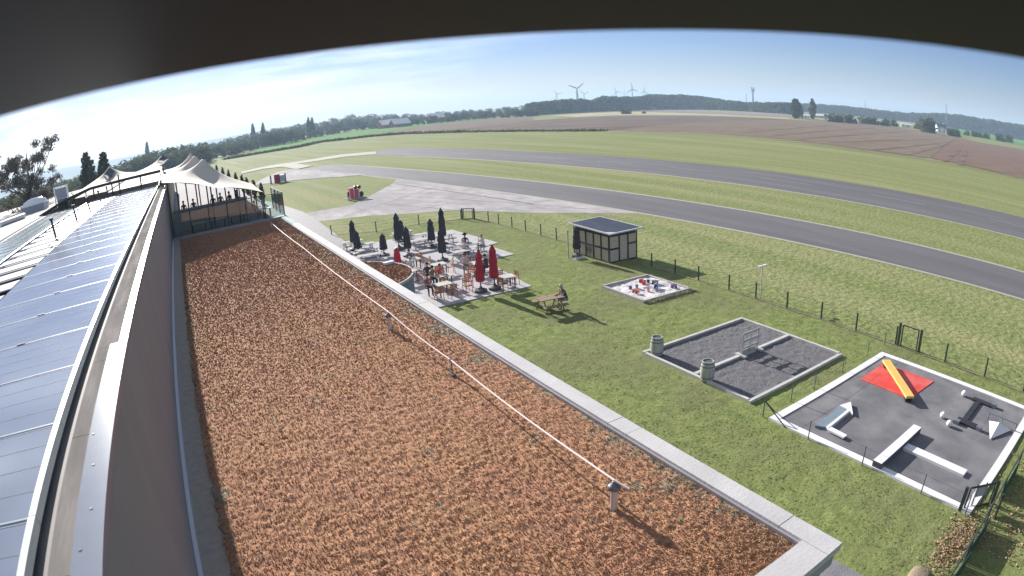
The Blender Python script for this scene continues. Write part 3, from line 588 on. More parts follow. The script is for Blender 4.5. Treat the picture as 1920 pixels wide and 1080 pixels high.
# ================================================================== TERRACE WITH TENTS AND GLASS SCREENS
m_canvas = mat('tent_canvas', (0.56, 0.50, 0.43), (0.62, 0.56, 0.485), scale=0.8, rough=0.8, trans=0.03, bump=0.05, bscale=2)
def tent(t, name, x0, x1, y0, y1, zf, m, n=70):
    return gridmesh(name, np.linspace(x0, x1, n), np.linspace(y0, y1, n), zf, m, t)
ta = thing('stretch_tent', 'cream peaked stretch tent over the glass screened terrace', 'tent', (0, 0, 0))
PK = [(2.3, 60, 9.75), (1.7, 66, 10.15), (1.35, 70.5, 10.3)]
def tz(X, Y):
    base = 8.5 - 0.29 * (X + 1.5) - 0.02 * np.clip(Y - 58, 0, 20)
    z = base.copy(); bump = np.zeros_like(X)
    for px, py, pz in PK:
        d = np.hypot((X - px) * 0.8, (Y - py)); bb = 8.5 - 0.29 * (px + 1.5) - 0.02 * max(0, py - 58); bump = np.maximum(bump, (pz - bb) * (np.exp(-d / 2.6) * 0.55 + np.exp(-d / 0.9) * 0.45))
    scal = 0.18 * np.abs(np.sin((X + 1.6) / 8.6 * math.pi * 2)) * np.clip((52.6 - Y) / 1.2, 0, 1)
    return z + bump + scal - 0.15 * np.clip((Y - 70) / 6, 0, 1)
tent(ta, 'canvas', -1.75, 6.7, 51.3, 76.5, tz, m_canvas, 110)
for x, y in ((-1.3, 51.6), (2.3, 51.6), (4.5, 51.6), (6.5, 51.7), (6.5, 56), (6.5, 60), (6.5, 66), (6.5, 72), (2.3, 60), (1.7, 66), (-0.6, 57.6), (0.3, 57.8), (1.2, 57.6), (3.1, 57.8), (3.9, 57.6), (4.8, 57.8), (5.6, 57.6)):
    b = MB(); zt = float(tz(np.array([[x]]), np.array([[y]]))[0, 0]); b.cyl((x, y, 3.9), (x, y, zt - 0.02), 0.07, 0.06, 8); b.build('pole', m_dark, ta)
b = MB()
for i in range(6): y = 52 + i * 0.9; b.cyl((-1.95, y, 8.52), (-1.70, y, 8.50), 0.09, 0.06, 8)
b.tube([(-2.0, 51.4, 8.4), (-1.95, 58.3, 9.1)], 0.07, 6); b.build('edge_fitting', m_dark, ta)
tb = thing('stretch_tent', 'wide pale stretch tent with two dark vents behind the glass roof', 'tent', (0, 0, 0))
PK2 = [(-7.44, 64, 10.95), (-1.77, 68, 10.95)]
def tz2(X, Y):
    base = 9.35 - 0.13 * np.clip(-9.0 - X, 0, 9) ** 1.25 - 0.03 * np.abs(Y - 66) + 0.0 * X
    bump = np.zeros_like(X)
    for px, py, pz in PK2:
        d = np.hypot(X - px, Y - py); bump = np.maximum(bump, (pz - 9.35) * (0.6 * np.exp(-d / 2.3) + 0.4 * np.exp(-d / 0.8)))
    return base + bump
tent(tb, 'canvas', -14.5, -1.9, 58.1, 77, tz2, m_canvas, 110)
b = MB(); b.tube([(-14.5, 58.0, float(tz2(np.array([[-14.5]]), np.array([[58.]]))[0, 0])), (-11.5, 58.0, 8.85), (-8.9, 58.0, 9.28), (-1.9, 58.0, 9.36)], 0.13, 8)
for x in (-8.6, -6.0, -3.9): b.cyl((x, 57.9, 8.05), (x, 57.95, 9.35 if x != -6.0 else 9.9), 0.08, 0.07, 8)
b.build('front_beam', m_dark, tb)
for px, py, pz in PK2:
    b = MB(); f = lambda x, y: (x, y, float(tz2(np.array([[x]]), np.array([[y]]))[0, 0]) + 0.16)
    top = (px, py - 0.15, pz - 0.28); l = f(px - 0.62, py - 0.9); r_ = f(px + 0.62, py - 0.9); bo = f(px, py - 3.0); mid = f(px, py - 1.2)
    b.add([top, l, bo, r_, mid], [(0, 1, 4), (1, 2, 4), (2, 3, 4), (3, 0, 4)]); b.build('vent', mat('vent_grey', (0.085, 0.09, 0.12), (0.105, 0.11, 0.14), scale=1, rough=0.8), tb)
for x, y in ((-7.44, 64), (-1.9, 68), (-12, 60), (-12, 74)):
    b = MB(); b.cyl((x, y, 7.8), (x, y, float(tz2(np.array([[x]]), np.array([[y]]))[0, 0]) - 0.03), 0.07, 0.07, 8); b.build('pole', m_dark, tb)
# glass screens
m_gl = glass_mat('screen_glass', (0.80, 0.88, 0.86), 0.03)
m_frost = mat('frosted_band', (0.20, 0.19, 0.19), (0.30, 0.275, 0.265), scale=1.1, rough=0.35, stretch=(2.4, 1, 0.35), spec=0.5)
gs = thing('glass_screen', 'long glass wind screen along the front of the terrace', 'wind screen')
n = 6; xs_ = [-1.3 + (8.15 + 1.3) * i / n for i in range(n + 1)]
for i in range(n):
    b = MB(); b.box(xs_[i] + 0.05, 51.14, 4.06, xs_[i + 1] - 0.05, 51.16, 5.86); b.build('pane', m_gl, gs)
for i in range(n + 1):
    b = MB(); b.box(xs_[i] - 0.04, 51.10, 4.04, xs_[i] + 0.04, 51.20, 5.92); b.build('post', m_dark, gs)
b = MB(); b.box(-1.3, 51.11, 5.93, 8.19, 51.19, 5.99); b.build('top_rail', m_dark, gs)
g2 = thing('glass_screen', 'side glass panel at the corner of the terrace above the coping end', 'wind screen')
for i in range(3):
    y = 51.3 + 2.0 * i; b = MB(); b.box(8.14, y + 0.05, 4.06, 8.16, y + 1.95, 5.86); b.build('pane', m_gl, g2)
    b = MB(); b.box(8.10, y + 1.96, 4.0, 8.20, y + 2.04, 5.93); b.build('post', m_dark, g2)
b = MB(); b.box(8.11, 51.22, 5.94, 8.19, 57.4, 5.99); b.build('top_rail', m_dark, g2)
# low tables and benches of the terrace, seen through the glass
m_wood = mat('weathered_wood', (0.23, 0.16, 0.10), (0.36, 0.26, 0.17), scale=3, rough=0.8, stretch=(1, 6, 1))
m_white = mat('white_table', (0.66, 0.64, 0.64), (0.74, 0.72, 0.71), scale=3, rough=0.5)
def table_proto(label, top, w, d, h, group, name='table', leg=m_dark):
    t = thing(name, label, 'table', group=group)
    b = MB(); b.box(-w / 2, -d / 2, h - 0.045, w / 2, d / 2, h); b.build('table_top', top, t)
    for sx in (-1, 1):
        for sy in (-1, 1): b = MB(); b.box(sx * (w / 2 - 0.1) - 0.03, sy * (d / 2 - 0.08) - 0.03, 0, sx * (w / 2 - 0.1) + 0.03, sy * (d / 2 - 0.08) + 0.03, h - 0.047); b.build('leg', leg, t)
    return t
m_refl = mat('reflection_grey', (0.27, 0.28, 0.31), (0.36, 0.365, 0.39), scale=1.5, rough=0.6, stretch=(3, 1, 0.3))  # deck front and added block stand in for hazy glass reflections
b = MB(); b.box(-1.2, 53.7, 3.94, 5.6, 61, 4.72); b.build('raised_deck', m_refl, bld)
t = thing('reflection_block', 'long grey block added for the reflections in the terrace screen', 'reflection block', (2.25, 54.3, 4.722)); b = MB(); b.box(-3.3, -0.3, 0, 3.2, 0.3, 1.06); b.build('body', m_refl, t); b = MB(); b.box(-3.36, -0.36, 1.064, 3.26, 0.36, 1.12); b.build('top', m_refl, t)
tp = table_proto('x', m_white, 1.3, 0.7, 0.74, 'white tables behind the terrace screen'); used = []
for i, (x, y) in enumerate(((0.9, 52.4), (2.6, 52.5), (4.3, 52.6), (6.7, 53.2))):
    place(tp, used, (x, y, 3.94), 0, '%s white terrace table from the left, just behind the glass screen' % ORD[i])
TP = [((-0.15, 55.1), 'stand', (0.03, 0.03, 0.06), 'standing person in dark clothes, leftmost on the tented terrace'), ((0.75, 55.2), 'stand', (0.04, 0.03, 0.07), 'standing person in dark violet top beside the leftmost terrace guest'),
      ((2.55, 55.3), 'stand', (0.03, 0.035, 0.03), 'person in dark green top standing behind the added terrace block'), ((3.25, 55.6), 'stand', (0.02, 0.02, 0.03), 'person in black standing under the middle of the terrace tent'),
      ((4.05, 55.4), 'stand', (0.05, 0.04, 0.08), 'person in purple top standing at the right of the terrace group'), ((4.7, 55.2), 'stand', (0.03, 0.03, 0.04), 'person in dark jacket at the right end of the added block'),
      ((6.1, 54.6), 'sit', (0.16, 0.14, 0.15), 'person in grey top seated nearest the terrace glass')]
for i, ((x, y), po, c, lab) in enumerate(TP):
    person(lab, (x, y, 3.94 if po == 'sit' else 4.722), rad(150 + 17 * i), po, c, (0.03, 0.03, 0.05), 'dark', arm='table' if po == 'sit' else ('lap' if i % 2 else 'down'), seed=i, group='guests on the terrace')
# conifers in tubs along the terrace edge
m_fol = mat('dark_conifer', (0.018, 0.030, 0.016), (0.050, 0.068, 0.032), scale=3, rough=0.9, trans=0.15)
m_trunk = mat('bark', (0.07, 0.055, 0.045), (0.12, 0.095, 0.075), scale=4, rough=1)
cp = thing('potted_conifer', 'x', 'shrub', group='potted conifers along the terrace edge')
Vv, Ff = leaves([(0, 0, 0.75), (0, 0, 1.25), (0, 0, 1.7)], [(0.42, 0.42, 0.42), (0.36, 0.36, 0.45), (0.22, 0.22, 0.45)], 500, 0.14, RNG)
npmesh('foliage', Vv, Ff, m_fol, cp); b = MB(); b.lathe([(0.22, 0), (0.30, 0.35), (0.28, 0.36)], n=12); b.build('tub', m_dark, cp)
used = []
for i, (px, py) in enumerate(((488, 341), (474, 334), (461, 328), (452, 324), (440, 318), (427, 314), (416, 309), (405, 306))):
    d = ray(px, py); t = 8.0 / d.x; y = d.y * t; place(cp, used, (8.0, y, 3.94), i * 1.3, '%s potted conifer along the terrace edge, counting from the tent corner' % ORD[i], (0.85, 0.85, 1.0))

# ================================================================== PATIO
m_par = mat('charcoal_fabric', (0.040, 0.040, 0.052), (0.062, 0.062, 0.078), scale=5, rough=0.9)
m_parred = mat('red_fabric', (0.42, 0.022, 0.045), (0.52, 0.045, 0.065), scale=5, rough=0.85)
def parasol(m, fat=1.0, group=None):
    t = thing('parasol', 'x', 'parasol', group=group)
    b = MB(); b.cyl((0, 0, 0.05), (0, 0, 1.0), 0.035, 0.03, 10); b.build('pole', mat('pole_grey', (0.25, 0.25, 0.27), rough=0.5, metal=0.4), t)
    b = MB(); b.lathe([(0.30, 0.0), (0.30, 0.06), (0.08, 0.10), (0.05, 0.14)], n=18); b.build('foot', mat('foot_dark', (0.07, 0.07, 0.08), rough=0.6), t)
    b = MB(); b.lathe([(0.07, 0.26), (0.17 * fat, 0.265), (0.205 * fat, 0.31), (0.19 * fat, 0.45), (0.165 * fat, 0.60), (0.185 * fat, 0.63), (0.16 * fat, 0.72), (0.13 * fat, 0.80), (0.15 * fat, 0.845), (0.155 * fat, 0.865), (0.08, 0.95), (0.025, 1.0), (0.01, 1.015)], n=32, wob=0.16, wn=8); b.build('closed_canopy', m, t, smooth=False)
    return t
pd = parasol(m_par, group='closed charcoal parasols on the patio'); used = []
PAR = [((13.67, 50.7), 2.60, 'closed charcoal parasol at the far left patio corner, the rear one of an overlapping pair'), ((13.4, 48.7), 2.0, 'shorter closed charcoal parasol overlapping the far left one'), ((14.95, 46.6), 1.75, 'short stout closed charcoal parasol just behind the planted bay'),
       ((16.56, 47.45), 3.1, 'tall slim closed charcoal parasol left of the patio centre'), ((16.3, 44.7), 2.35, 'closed charcoal parasol right in front of the tall slim one'), ((18.0, 50.6), 1.9, 'small closed charcoal parasol peeking between the rear benches'),
       ((18.9, 46.0), 2.4, 'closed charcoal parasol among the rear bench tables'), ((19.9, 45.97), 3.15, 'tallest closed charcoal parasol, standing behind another'), ((17.67, 41.2), 2.45, 'closed charcoal parasol in front of the tallest one at patio centre')]
for (x, y), h, lab in PAR: place(pd, used, (x, y, 0.1), random.random() * 3, lab, (1.4, 1.4, h / 1.015))
pr = parasol(m_parred, 0.95, group='closed red parasols on the patio'); used = []
for (x, y), h, lab in (((16.15, 32.3), 2.55, 'left closed red parasol of the front pair'), ((17.05, 32.2), 2.80, 'right closed red parasol of the front pair, slightly taller'), ((14.3, 41.6), 1.55, 'small closed red parasol at the end of the round planted bay')):
    place(pr, used, (x, y, 0.1), random.random() * 3, lab, (1.3, 1.3, h / 1.015))
def bench_proto(label, m, group):
    t = thing('picnic_bench', label, 'picnic bench', group=group); w = 0.92
    b = MB()
    for k in range(5): b.box(-w, -0.37 + k * 0.15, 0.71, w, -0.37 + k * 0.15 + 0.14, 0.75)
    b.build('table_top', m, t)
    for s in (-1, 1):
        b = MB()
        for k in range(2): b.box(-w, s * 0.68 - 0.14 + k * 0.15, 0.42, w, s * 0.68 - 0.14 + k * 0.15 + 0.14, 0.46)
        b.build('seat', m, t)
    for s in (-1, 1):
        b = MB(); x = s * (w - 0.28)
        for q in (-1, 1):
            a, c = (x, q * 0.22, 0.708), (x, q * 0.72, 0.0); b.cyl(a, c, 0.045, 0.045, 6)
        b.box(x - 0.03, -0.8, 0.36, x + 0.03, 0.8, 0.415); b.build('leg_frame', m, t)
    return t
m_bench = mat('bleached_bench', (0.42, 0.40, 0.405), (0.54, 0.515, 0.51), scale=3, spec=0.05, rough=0.85, stretch=(1, 6, 1))
bp = bench_proto('x', m_bench, 'bleached picnic benches on the patio'); used = []
BN = [((18.7, 48.6), 'bleached picnic bench at the rear patio edge beside the tallest parasols'), ((18.05, 46.5), 'bleached picnic bench in front of the rearmost one, left of the leafless pole'), ((20.3, 46.8), 'bleached picnic bench behind the tallest parasol'), ((19.6, 42.4), 'bleached picnic bench right of the central parasol, rear of two'), ((20.6, 42.0), 'bleached picnic bench where the person in the dark hat sits'),
      ((18.95, 40.2), 'bleached picnic bench in the middle of the right patio edge'), ((13.6, 51.0), 'bleached picnic bench at the far left patio edge'), ((14.0, 48.9), 'bleached picnic bench beside the overlapping charcoal pair'), ((13.7, 46.7), 'bleached picnic bench in front of the short stout parasol'), ((13.15, 44.65), 'bleached picnic bench nearest the planted bay'), ((18.2, 51.0), 'bleached picnic bench under the small peeking parasol')]
for (x, y), lab in BN: place(bp, used, (x, y, 0.1), rad(-8 + 10 * random.random()), lab)
def chair_proto(m, group):
    t = thing('chair', 'x', 'chair', group=group)
    b = MB()
    for k in range(5): b.box(-0.22, -0.20 + k * 0.085, 0.43, 0.22, -0.20 + k * 0.085 + 0.078, 0.455)
    b.build('seat', m, t)
    b = MB()
    for k in range(3): b.box(-0.21, -0.235, 0.58 + k * 0.11, 0.21, -0.215, 0.66 + k * 0.11)
    b.build('backrest', m, t)
    for sx in (-1, 1):
        b = MB(); b.cyl((sx * 0.21, 0.2, 0), (sx * 0.21, 0.19, 0.64), 0.02, 0.02, 6); b.build('leg', m, t)
        b = MB(); b.cyl((sx * 0.21, -0.28, 0), (sx * 0.21, -0.21, 0.9), 0.02, 0.02, 6); b.build('leg', m, t)
        b = MB(); b.box(sx * 0.21 - 0.025, -0.2, 0.645, sx * 0.21 + 0.025, 0.22, 0.665); b.build('armrest', m, t)
    return t
m_teak = mat('orange_teak', (0.30, 0.13, 0.07), (0.42, 0.20, 0.115), scale=4, rough=0.65)
m_chd = mat('dark_chair', (0.06, 0.05, 0.055), (0.10, 0.085, 0.09), scale=4, rough=0.6)
ch = chair_proto(m_teak, 'teak chairs on the patio'); used = []
tt = table_proto('x', mat('pale_table', (0.46, 0.44, 0.41), (0.56, 0.54, 0.50), scale=2, rough=0.8, spec=0.05), 1.0, 0.8, 0.75, 'pale cafe tables on the patio', 'cafe_table', m_chd); ut = []
TB = [((14.1, 33.2), 'pale cafe table nearest the coping, front patio edge', 0.1), ((17.75, 31.95), 'pale cafe table right of the red parasols at the patio point', -0.1), ((13.6, 37.6), 'pale cafe table close to the round bay wall', 0.3), ((15.9, 37.9), 'olive tinted cafe table behind the seated group', 0.0), ((15.1, 40.6), 'pale cafe table left of the central parasol', 0.1), ((17.9, 36.3), 'pale cafe table behind the red parasols', 0.2), ((14.9, 34.9), 'pale cafe table between the people in olive and red', 0.0)]
for (x, y), lab, r in TB: place(tt, ut, (x, y, 0.1), r, lab)
CH = [((15.5, 32.75), 180, 'teak chair with orange back left of the front red parasol'), ((16.0, 33.6), 170, 'teak chair hidden behind the front red parasol'), ((13.5, 32.6), 0, 'teak chair at the front left corner of the patio'), ((14.3, 32.4), 5, 'teak chair in front of the nearest cafe table'), ((14.6, 33.95), 180, 'teak chair behind the nearest cafe table'), ((17.3, 31.6), -70, 'teak chair left of the table at the patio point'), ((18.4, 32.2), 90, 'teak chair right of the table at the patio point'), ((17.9, 32.8), 180, 'teak chair behind the table at the patio point'),
      ((13.0, 37.0), -40, 'teak chair between round bay and small cafe table'), ((14.2, 37.0), 60, 'teak chair right of the small table by the bay'), ((13.9, 38.5), 200, 'teak chair behind the small table by the bay'), ((15.4, 37.0), -10, 'teak chair in front of the olive tinted table'), ((16.6, 37.6), 80, 'teak chair right of the olive tinted table'), ((14.4, 40.0), -30, 'teak chair left of the table by the central parasol'), ((15.8, 41.2), 150, 'teak chair behind the table by the central parasol'), ((17.2, 35.6), -20, 'teak chair behind the left red parasol'), ((18.6, 36.0), 70, 'teak chair behind the right red parasol'), ((18.0, 37.4), 180, 'teak chair facing the right patio edge'), ((15.9, 39.9), 80, 'teak chair right of the table by the central parasol')]
for (x, y), r, lab in CH: place(ch, used, (x, y, 0.1), rad(r), lab)
pp_ = [((20.35, 42.9), 170, (0.020, 0.022, 0.040), (0.02, 0.02, 0.03), 'dark', 'person in dark clothes and black hat on a rear bench', (0.015, 0.015, 0.02)), ((21.2, 41.4), 20, (0.55, 0.52, 0.50), (0.2, 0.2, 0.25), 'fair', 'fair haired person in white top at the right rear bench', None),
       ((14.5, 36.6), 170, (0.045, 0.035, 0.05), (0.03, 0.03, 0.05), 'dark', 'dark haired person in black top, leftmost of the seated group', None), ((14.35, 35.55), 190, (0.17, 0.17, 0.10), (0.05, 0.05, 0.06), 'dark', 'person in olive top seated in the middle of the group', None), ((14.95, 35.65), 175, (0.52, 0.10, 0.075), (0.1, 0.08, 0.09), 'brown', 'person in bright orange red top seated in the group', None),
       ((13.35, 33.95), 185, (0.30, 0.09, 0.085), (0.06, 0.05, 0.07), 'dark', 'person in dark red top seated nearest the coping', None), ((17.45, 37.1), 165, (0.50, 0.44, 0.44), (0.2, 0.1, 0.1), 'brown', 'person in pale top seated left behind the red parasols', None), ((18.5, 37.2), 195, (0.32, 0.10, 0.12), (0.06, 0.06, 0.08), 'dark', 'person in wine red top seated behind the red parasols', None),
       ((14.3, 39.0), 160, (0.42, 0.52, 0.54), (0.1, 0.12, 0.16), 'grey', 'person in pale turquoise top beside the round bay', None), ((18.3, 35.5), 10, (0.04, 0.04, 0.05), (0.03, 0.03, 0.04), 'dark', 'person in black seated between the two red parasols', None), ((15.0, 41.3), 200, (0.15, 0.13, 0.22), (0.05, 0.05, 0.08), 'dark', 'person in violet top seated left of the central parasol', None), ((19.3, 41.0), 190, (0.60, 0.58, 0.58), (0.1, 0.1, 0.15), 'fair', 'person in white shirt at the middle right bench', None)]
for i, ((x, y), r, c, tr_, h, lab, hat) in enumerate(pp_): person(lab, (x, y, 0.1), rad(r), 'sit', c, tr_, h, lean=0.25, arm=('table', 'up', 'lap')[i % 3], armR=('lap', 'table')[i % 2], seed=20 + i, group='guests seated on the patio', hat=hat)

# ================================================================== LAWN: picnic table, sandpit, gravel court, hut
m_gwood = mat('grey_brown_wood', (0.20, 0.135, 0.09), (0.31, 0.22, 0.15), scale=3, rough=0.85, stretch=(1, 6, 1))
pb = bench_proto('weathered brown picnic table alone on the lawn', m_gwood, None); pb.location = (17.45, 26.75, 0.06); pb.rotation_euler = (0, 0, rad(-6)); pb.scale = (0.78, 1.0, 1.02)
person('grey haired person in dark vest leaning on the lawn picnic table', (18.42, 26.6, 0.06), rad(82), 'sit', (0.085, 0.08, 0.095), (0.18, 0.19, 0.22), 'grey', lean=0.45, arm='up', armR='table', seed=50)
# sandpit
m_sandw = mat('white_sand', (0.38, 0.36, 0.375), (0.70, 0.66, 0.65), scale=3.5, rough=1, bump=0.8, bscale=9)
m_timber = mat('grey_timber', (0.36, 0.35, 0.34), (0.48, 0.465, 0.45), scale=3, rough=0.85)
sp = thing('sandpit', 'square white sandpit with timber edge in the lawn', 'sandpit', (23.95, 26.3, 0.0)); h = 1.88
b = MB(); b.box(-h, h - 0.12, 0, h, h, 0.26); b.box(-h, -h, 0, h, -h + 0.12, 0.22); b.box(-h, -h + 0.122, 0, -h + 0.12, h - 0.122, 0.24); b.box(h - 0.12, -h + 0.122, 0, h, h - 0.122, 0.24); b.build('timber_edge', m_timber, sp)
gridmesh('sand', np.linspace(-h + 0.13, h - 0.13, 50), np.linspace(-h + 0.13, h - 0.13, 50), lambda X, Y: 0.09 + 0.10 * vnoise(X, Y, 0.5, 40) + 0.05 * vnoise(X, Y, 0.2, 41), m_sandw, sp)
TOY = {'red': (0.55, 0.04, 0.05), 'blue': (0.05, 0.12, 0.42), 'grey': (0.25, 0.26, 0.30), 'orange': (0.70, 0.22, 0.12), 'navy': (0.03, 0.05, 0.16), 'pale blue': (0.30, 0.50, 0.62), 'violet': (0.30, 0.22, 0.42), 'pink': (0.72, 0.34, 0.36)}
def toy(kind, c):
    m = mat('plastic_' + c.replace(' ', '_'), TOY[c], rough=0.35, spec=0.5); t = thing('toy_' + kind, 'x', 'toy', group='toys lying in the sandpit')
    if kind == 'bucket':
        b = MB(); b.lathe([(0.10, 0), (0.15, 0.24), (0.165, 0.25), (0.15, 0.255), (0.14, 0.24), (0.09, 0.02)], n=14); b.build('pail', m, t)
        b = MB(); b.tube([(0.16 * math.cos(a), 0, 0.24 + 0.14 * math.sin(a)) for a in [math.pi * i / 8 for i in range(9)]], 0.012, 5); b.build('handle', m, t)
    elif kind == 'truck':
        b = MB(); b.box(-0.26, -0.12, 0.08, 0.10, 0.12, 0.24); b.box(-0.28, -0.13, 0.24, 0.10, -0.10, 0.30); b.box(-0.28, 0.10, 0.24, 0.10, 0.13, 0.30); b.build('tipper', m, t)
        b = MB(); b.box(0.12, -0.12, 0.08, 0.28, 0.12, 0.32); b.build('cab', m, t)
        for x in (-0.17, 0.18):
            for s in (-1, 1): b = MB(); b.cyl((x, s * 0.10, 0.08), (x, s * 0.155, 0.08), 0.08, 0.08, 10); b.build('wheel', m_dark, t)
    else:
        b = MB(); b.cyl((0, -0.3, 0.05), (0, 0.05, 0.07), 0.018, 0.018, 6); b.build('handle', m, t); b = MB(); b.add([(-0.07, 0.05, 0.06), (0.07, 0.05, 0.06), (0.08, 0.2, 0.05), (0, 0.27, 0.04), (-0.08, 0.2, 0.05), (0, 0.14, 0.02)], [(0, 1, 5), (1, 2, 5), (2, 3, 5), (3, 4, 5), (4, 0, 5)]); b.build('blade', m, t)
    return t
toys = [('truck', 'red', 24.4, 27.1, 'red toy truck at the back of the sandpit'), ('bucket', 'red', 24.2, 26.8, 'red bucket beside the toy truck'), ('truck', 'navy', 24.2, 25.7, 'navy toy truck in the middle of the sandpit'), ('bucket', 'pale blue', 24.5, 25.9, 'pale blue bucket behind the navy truck'), ('truck', 'orange', 22.8, 25.9, 'orange toy truck near the left sandpit edge'), ('spade', 'orange', 22.7, 25.4, 'orange spade by the left front sandpit edge'), ('bucket', 'grey', 23.5, 26.6, 'grey bucket left of the red bucket'), ('bucket', 'violet', 23.9, 25.3, 'violet bucket in front of the navy truck'), ('truck', 'grey', 24.9, 26.5, 'grey toy truck at the right sandpit side'), ('spade', 'blue', 23.3, 26.1, 'blue spade lying at sandpit centre left'), ('bucket', 'pink', 23.6, 25.7, 'pink bucket at the sandpit centre'), ('spade', 'grey', 25.1, 25.8, 'grey spade near the right sandpit corner'), ('bucket', 'navy', 24.7, 26.9, 'navy bucket right of the red toy truck'), ('spade', 'red', 23.9, 26.2, 'red spade in the sand before the red bucket'), ('truck', 'violet', 25.2, 25.2, 'violet toy truck at the right front of the sandpit'), ('bucket', 'blue', 23.0, 26.6, 'blue bucket in the left back of the sandpit')]
for k, c, x, y, lab in toys: t = toy(k, c); t['label'] = lab; t.location = (x, y, 0.17); t.scale = (0.72,) * 3; t.rotation_euler = (0, 0, random.random() * 6)
# dry grass fringe of the sandpit
n = 1100; X = np.concatenate([RNG.uniform(22.2, 26.0, n // 2), RNG.uniform(25.75, 26.1, n // 2)]); Y = np.concatenate([RNG.uniform(24.1, 24.45, n // 2), RNG.uniform(24.2, 28.2, n // 2)]); hh = RNG.uniform(0.08, 0.24, n); dx = RNG.normal(0, 0.05, n); dy = RNG.normal(0, 0.05, n)
V = np.stack([np.stack([X - 0.02, Y, 0 * X], 1), np.stack([X + 0.02, Y, 0 * X], 1), np.stack([X + dx + 0.008, Y + dy, hh], 1), np.stack([X + dx - 0.008, Y + dy, hh], 1)], 1).reshape(-1, 3)
tag(npmesh('dry_grass', V, np.arange(4 * n).reshape(-1, 4), mat('dry_grass', (0.30, 0.28, 0.17), (0.45, 0.42, 0.28), scale=4, rough=0.9, trans=0.3)), 'pale dry grass fringe around the sandpit', 'grass', kind='stuff')
# gravel court
m_grav = mat('dark_gravel', (0.112, 0.109, 0.120), (0.205, 0.200, 0.21), scale=9, rough=0.95, bump=0.9, bscale=26, spec=0.1)
m_kerb = mat('pale_kerb', (0.42, 0.41, 0.39), (0.54, 0.53, 0.50), scale=2, rough=0.85)
gc = thing('gravel_court', 'square dark gravel court with pale kerbs and a middle beam', 'gravel court', (20.75, 16.0, 0.0)); ax, ay = 3.5, 3.15
gridmesh('gravel', np.linspace(-ax + 0.1, ax - 0.1, 120), np.linspace(-ay + 0.1, ay - 0.1, 110), lambda X, Y: 0.075 + 0.03 * vnoise(X, Y, 0.3, 50) + 0.025 * vnoise(X, Y, 0.12, 51), m_grav, gc)
b = MB(); b.box(-ax, ay - 0.15, 0, ax, ay, 0.21); b.box(-ax, -ay, 0, ax, -ay + 0.15, 0.17); b.box(-ax, -ay + 0.152, 0, -ax + 0.15, ay - 0.152, 0.19); b.box(ax - 0.15, -ay + 0.152, 0, ax, ay - 0.152, 0.20); b.build('kerb', m_kerb, gc)
b = MB(); b.box(-ax + 0.16, -0.09, 0, ax - 0.16, 0.09, 0.20); b.build('middle_beam', m_kerb, gc)
def barrel(lab, x, y):
    t = thing('barrel', lab, 'barrel', (x, y, 0.06), random.random(), 'grey wooden barrels at the gravel court')
    b = MB(); b.lathe([(0.235, 0), (0.285, 0.22), (0.305, 0.46), (0.285, 0.70), (0.245, 0.90), (0.215, 0.90), (0.21, 0.80), (0.01, 0.80)], n=24); b.build('staves', mat('grey_staves', (0.30, 0.31, 0.285), (0.45, 0.46, 0.43), scale=3, rough=0.8, stretch=(5, 5, 0.4)), t)
    b = MB()
    for z, r in ((0.06, 0.256), (0.22, 0.292), (0.70, 0.292), (0.84, 0.266)): b = MB(); b.lathe([(r, z - 0.02), (r + 0.004, z + 0.02)], n=24); b.build('hoop', mat('hoop', (0.16, 0.17, 0.17), rough=0.5, metal=0.5), t)
barrel('grey wooden barrel at the far left corner of the gravel court', 17.65, 18.6); barrel('grey wooden barrel at the end of the gravel court middle beam', 17.45, 15.35)
sd_ = thing('score_frame', 'wooden lattice frame standing on the gravel court beam', 'frame', (20.95, 15.95, 0.2))
b = MB()
for x in (-0.55, 0, 0.55): b.box(x - 0.03, -0.025, 0.0, x + 0.03, 0.025, 1.0)
b.build('upright', m_timber, sd_); b = MB()
for z in (0.26, 0.60, 0.93): b.box(-0.58, -0.06, z, 0.58, -0.028, z + 0.10)
b.build('crossbar', m_timber, sd_); b = MB(); b.box(-0.7, -0.3, -0.06, -0.5, 0.3, 0.03); b.box(0.5, -0.3, -0.06, 0.7, 0.3, 0.03); b.box(-0.5, 0.03, 0.0, 0.5, 0.06, 0.18); b.build('foot', m_timber, sd_)
# timber framed hut
hut = thing('timber_hut', 'small half timbered hut with flat grey roof on the lawn', 'hut'); hx0, hx1, hy0, hy1, hz_ = 26.15, 28.62, 32.4, 36.5, 2.08
m_beam = mat('dark_timber', (0.035, 0.033, 0.040), (0.055, 0.052, 0.06), scale=4, rough=0.7); m_slat = mat('cream_boards', (0.54, 0.465, 0.36), (0.66, 0.58, 0.46), scale=2, rough=0.8, stretch=(1, 1, 8))
b = MB()
nb = 14
for k in range(nb):
    z0 = 0.12 + (hz_ - 0.2) * k / nb; z1 = z0 + (hz_ - 0.2) / nb - 0.018; b.box(hx0 + 0.05, hy0 + 0.05, z0, hx1 - 0.05, hy1 - 0.05, z1)
b.build('boarding', m_slat, hut)
b = MB(); b.box(hx0 + 0.07, hy0 + 0.07, 0.03, hx1 - 0.07, hy1 - 0.07, hz_ - 0.05); b.build('core', m_beam, hut)
b = MB(); w = 0.036
for x in (hx0, hx0 + (hx1 - hx0) * 0.36, hx0 + (hx1 - hx0) * 0.68, hx1): b.box(x - w, hy0 - 0.03, 0, x + w, hy0 + 0.047, hz_ - 0.002)
for y in (hy0 + 0.1, hy0 + 0.95, hy0 + 1.8, hy0 + 2.7, hy0 + 3.5, hy1): b.box(hx0 - 0.03, y - w, 0, hx0 + 0.047, y + w, hz_ - 0.002)
for z in (0.0, 0.95, 1.88):
    b.box(hx0 - 0.033, hy0 + 0.02, z, hx0 + 0.044, hy1, z + 0.10)
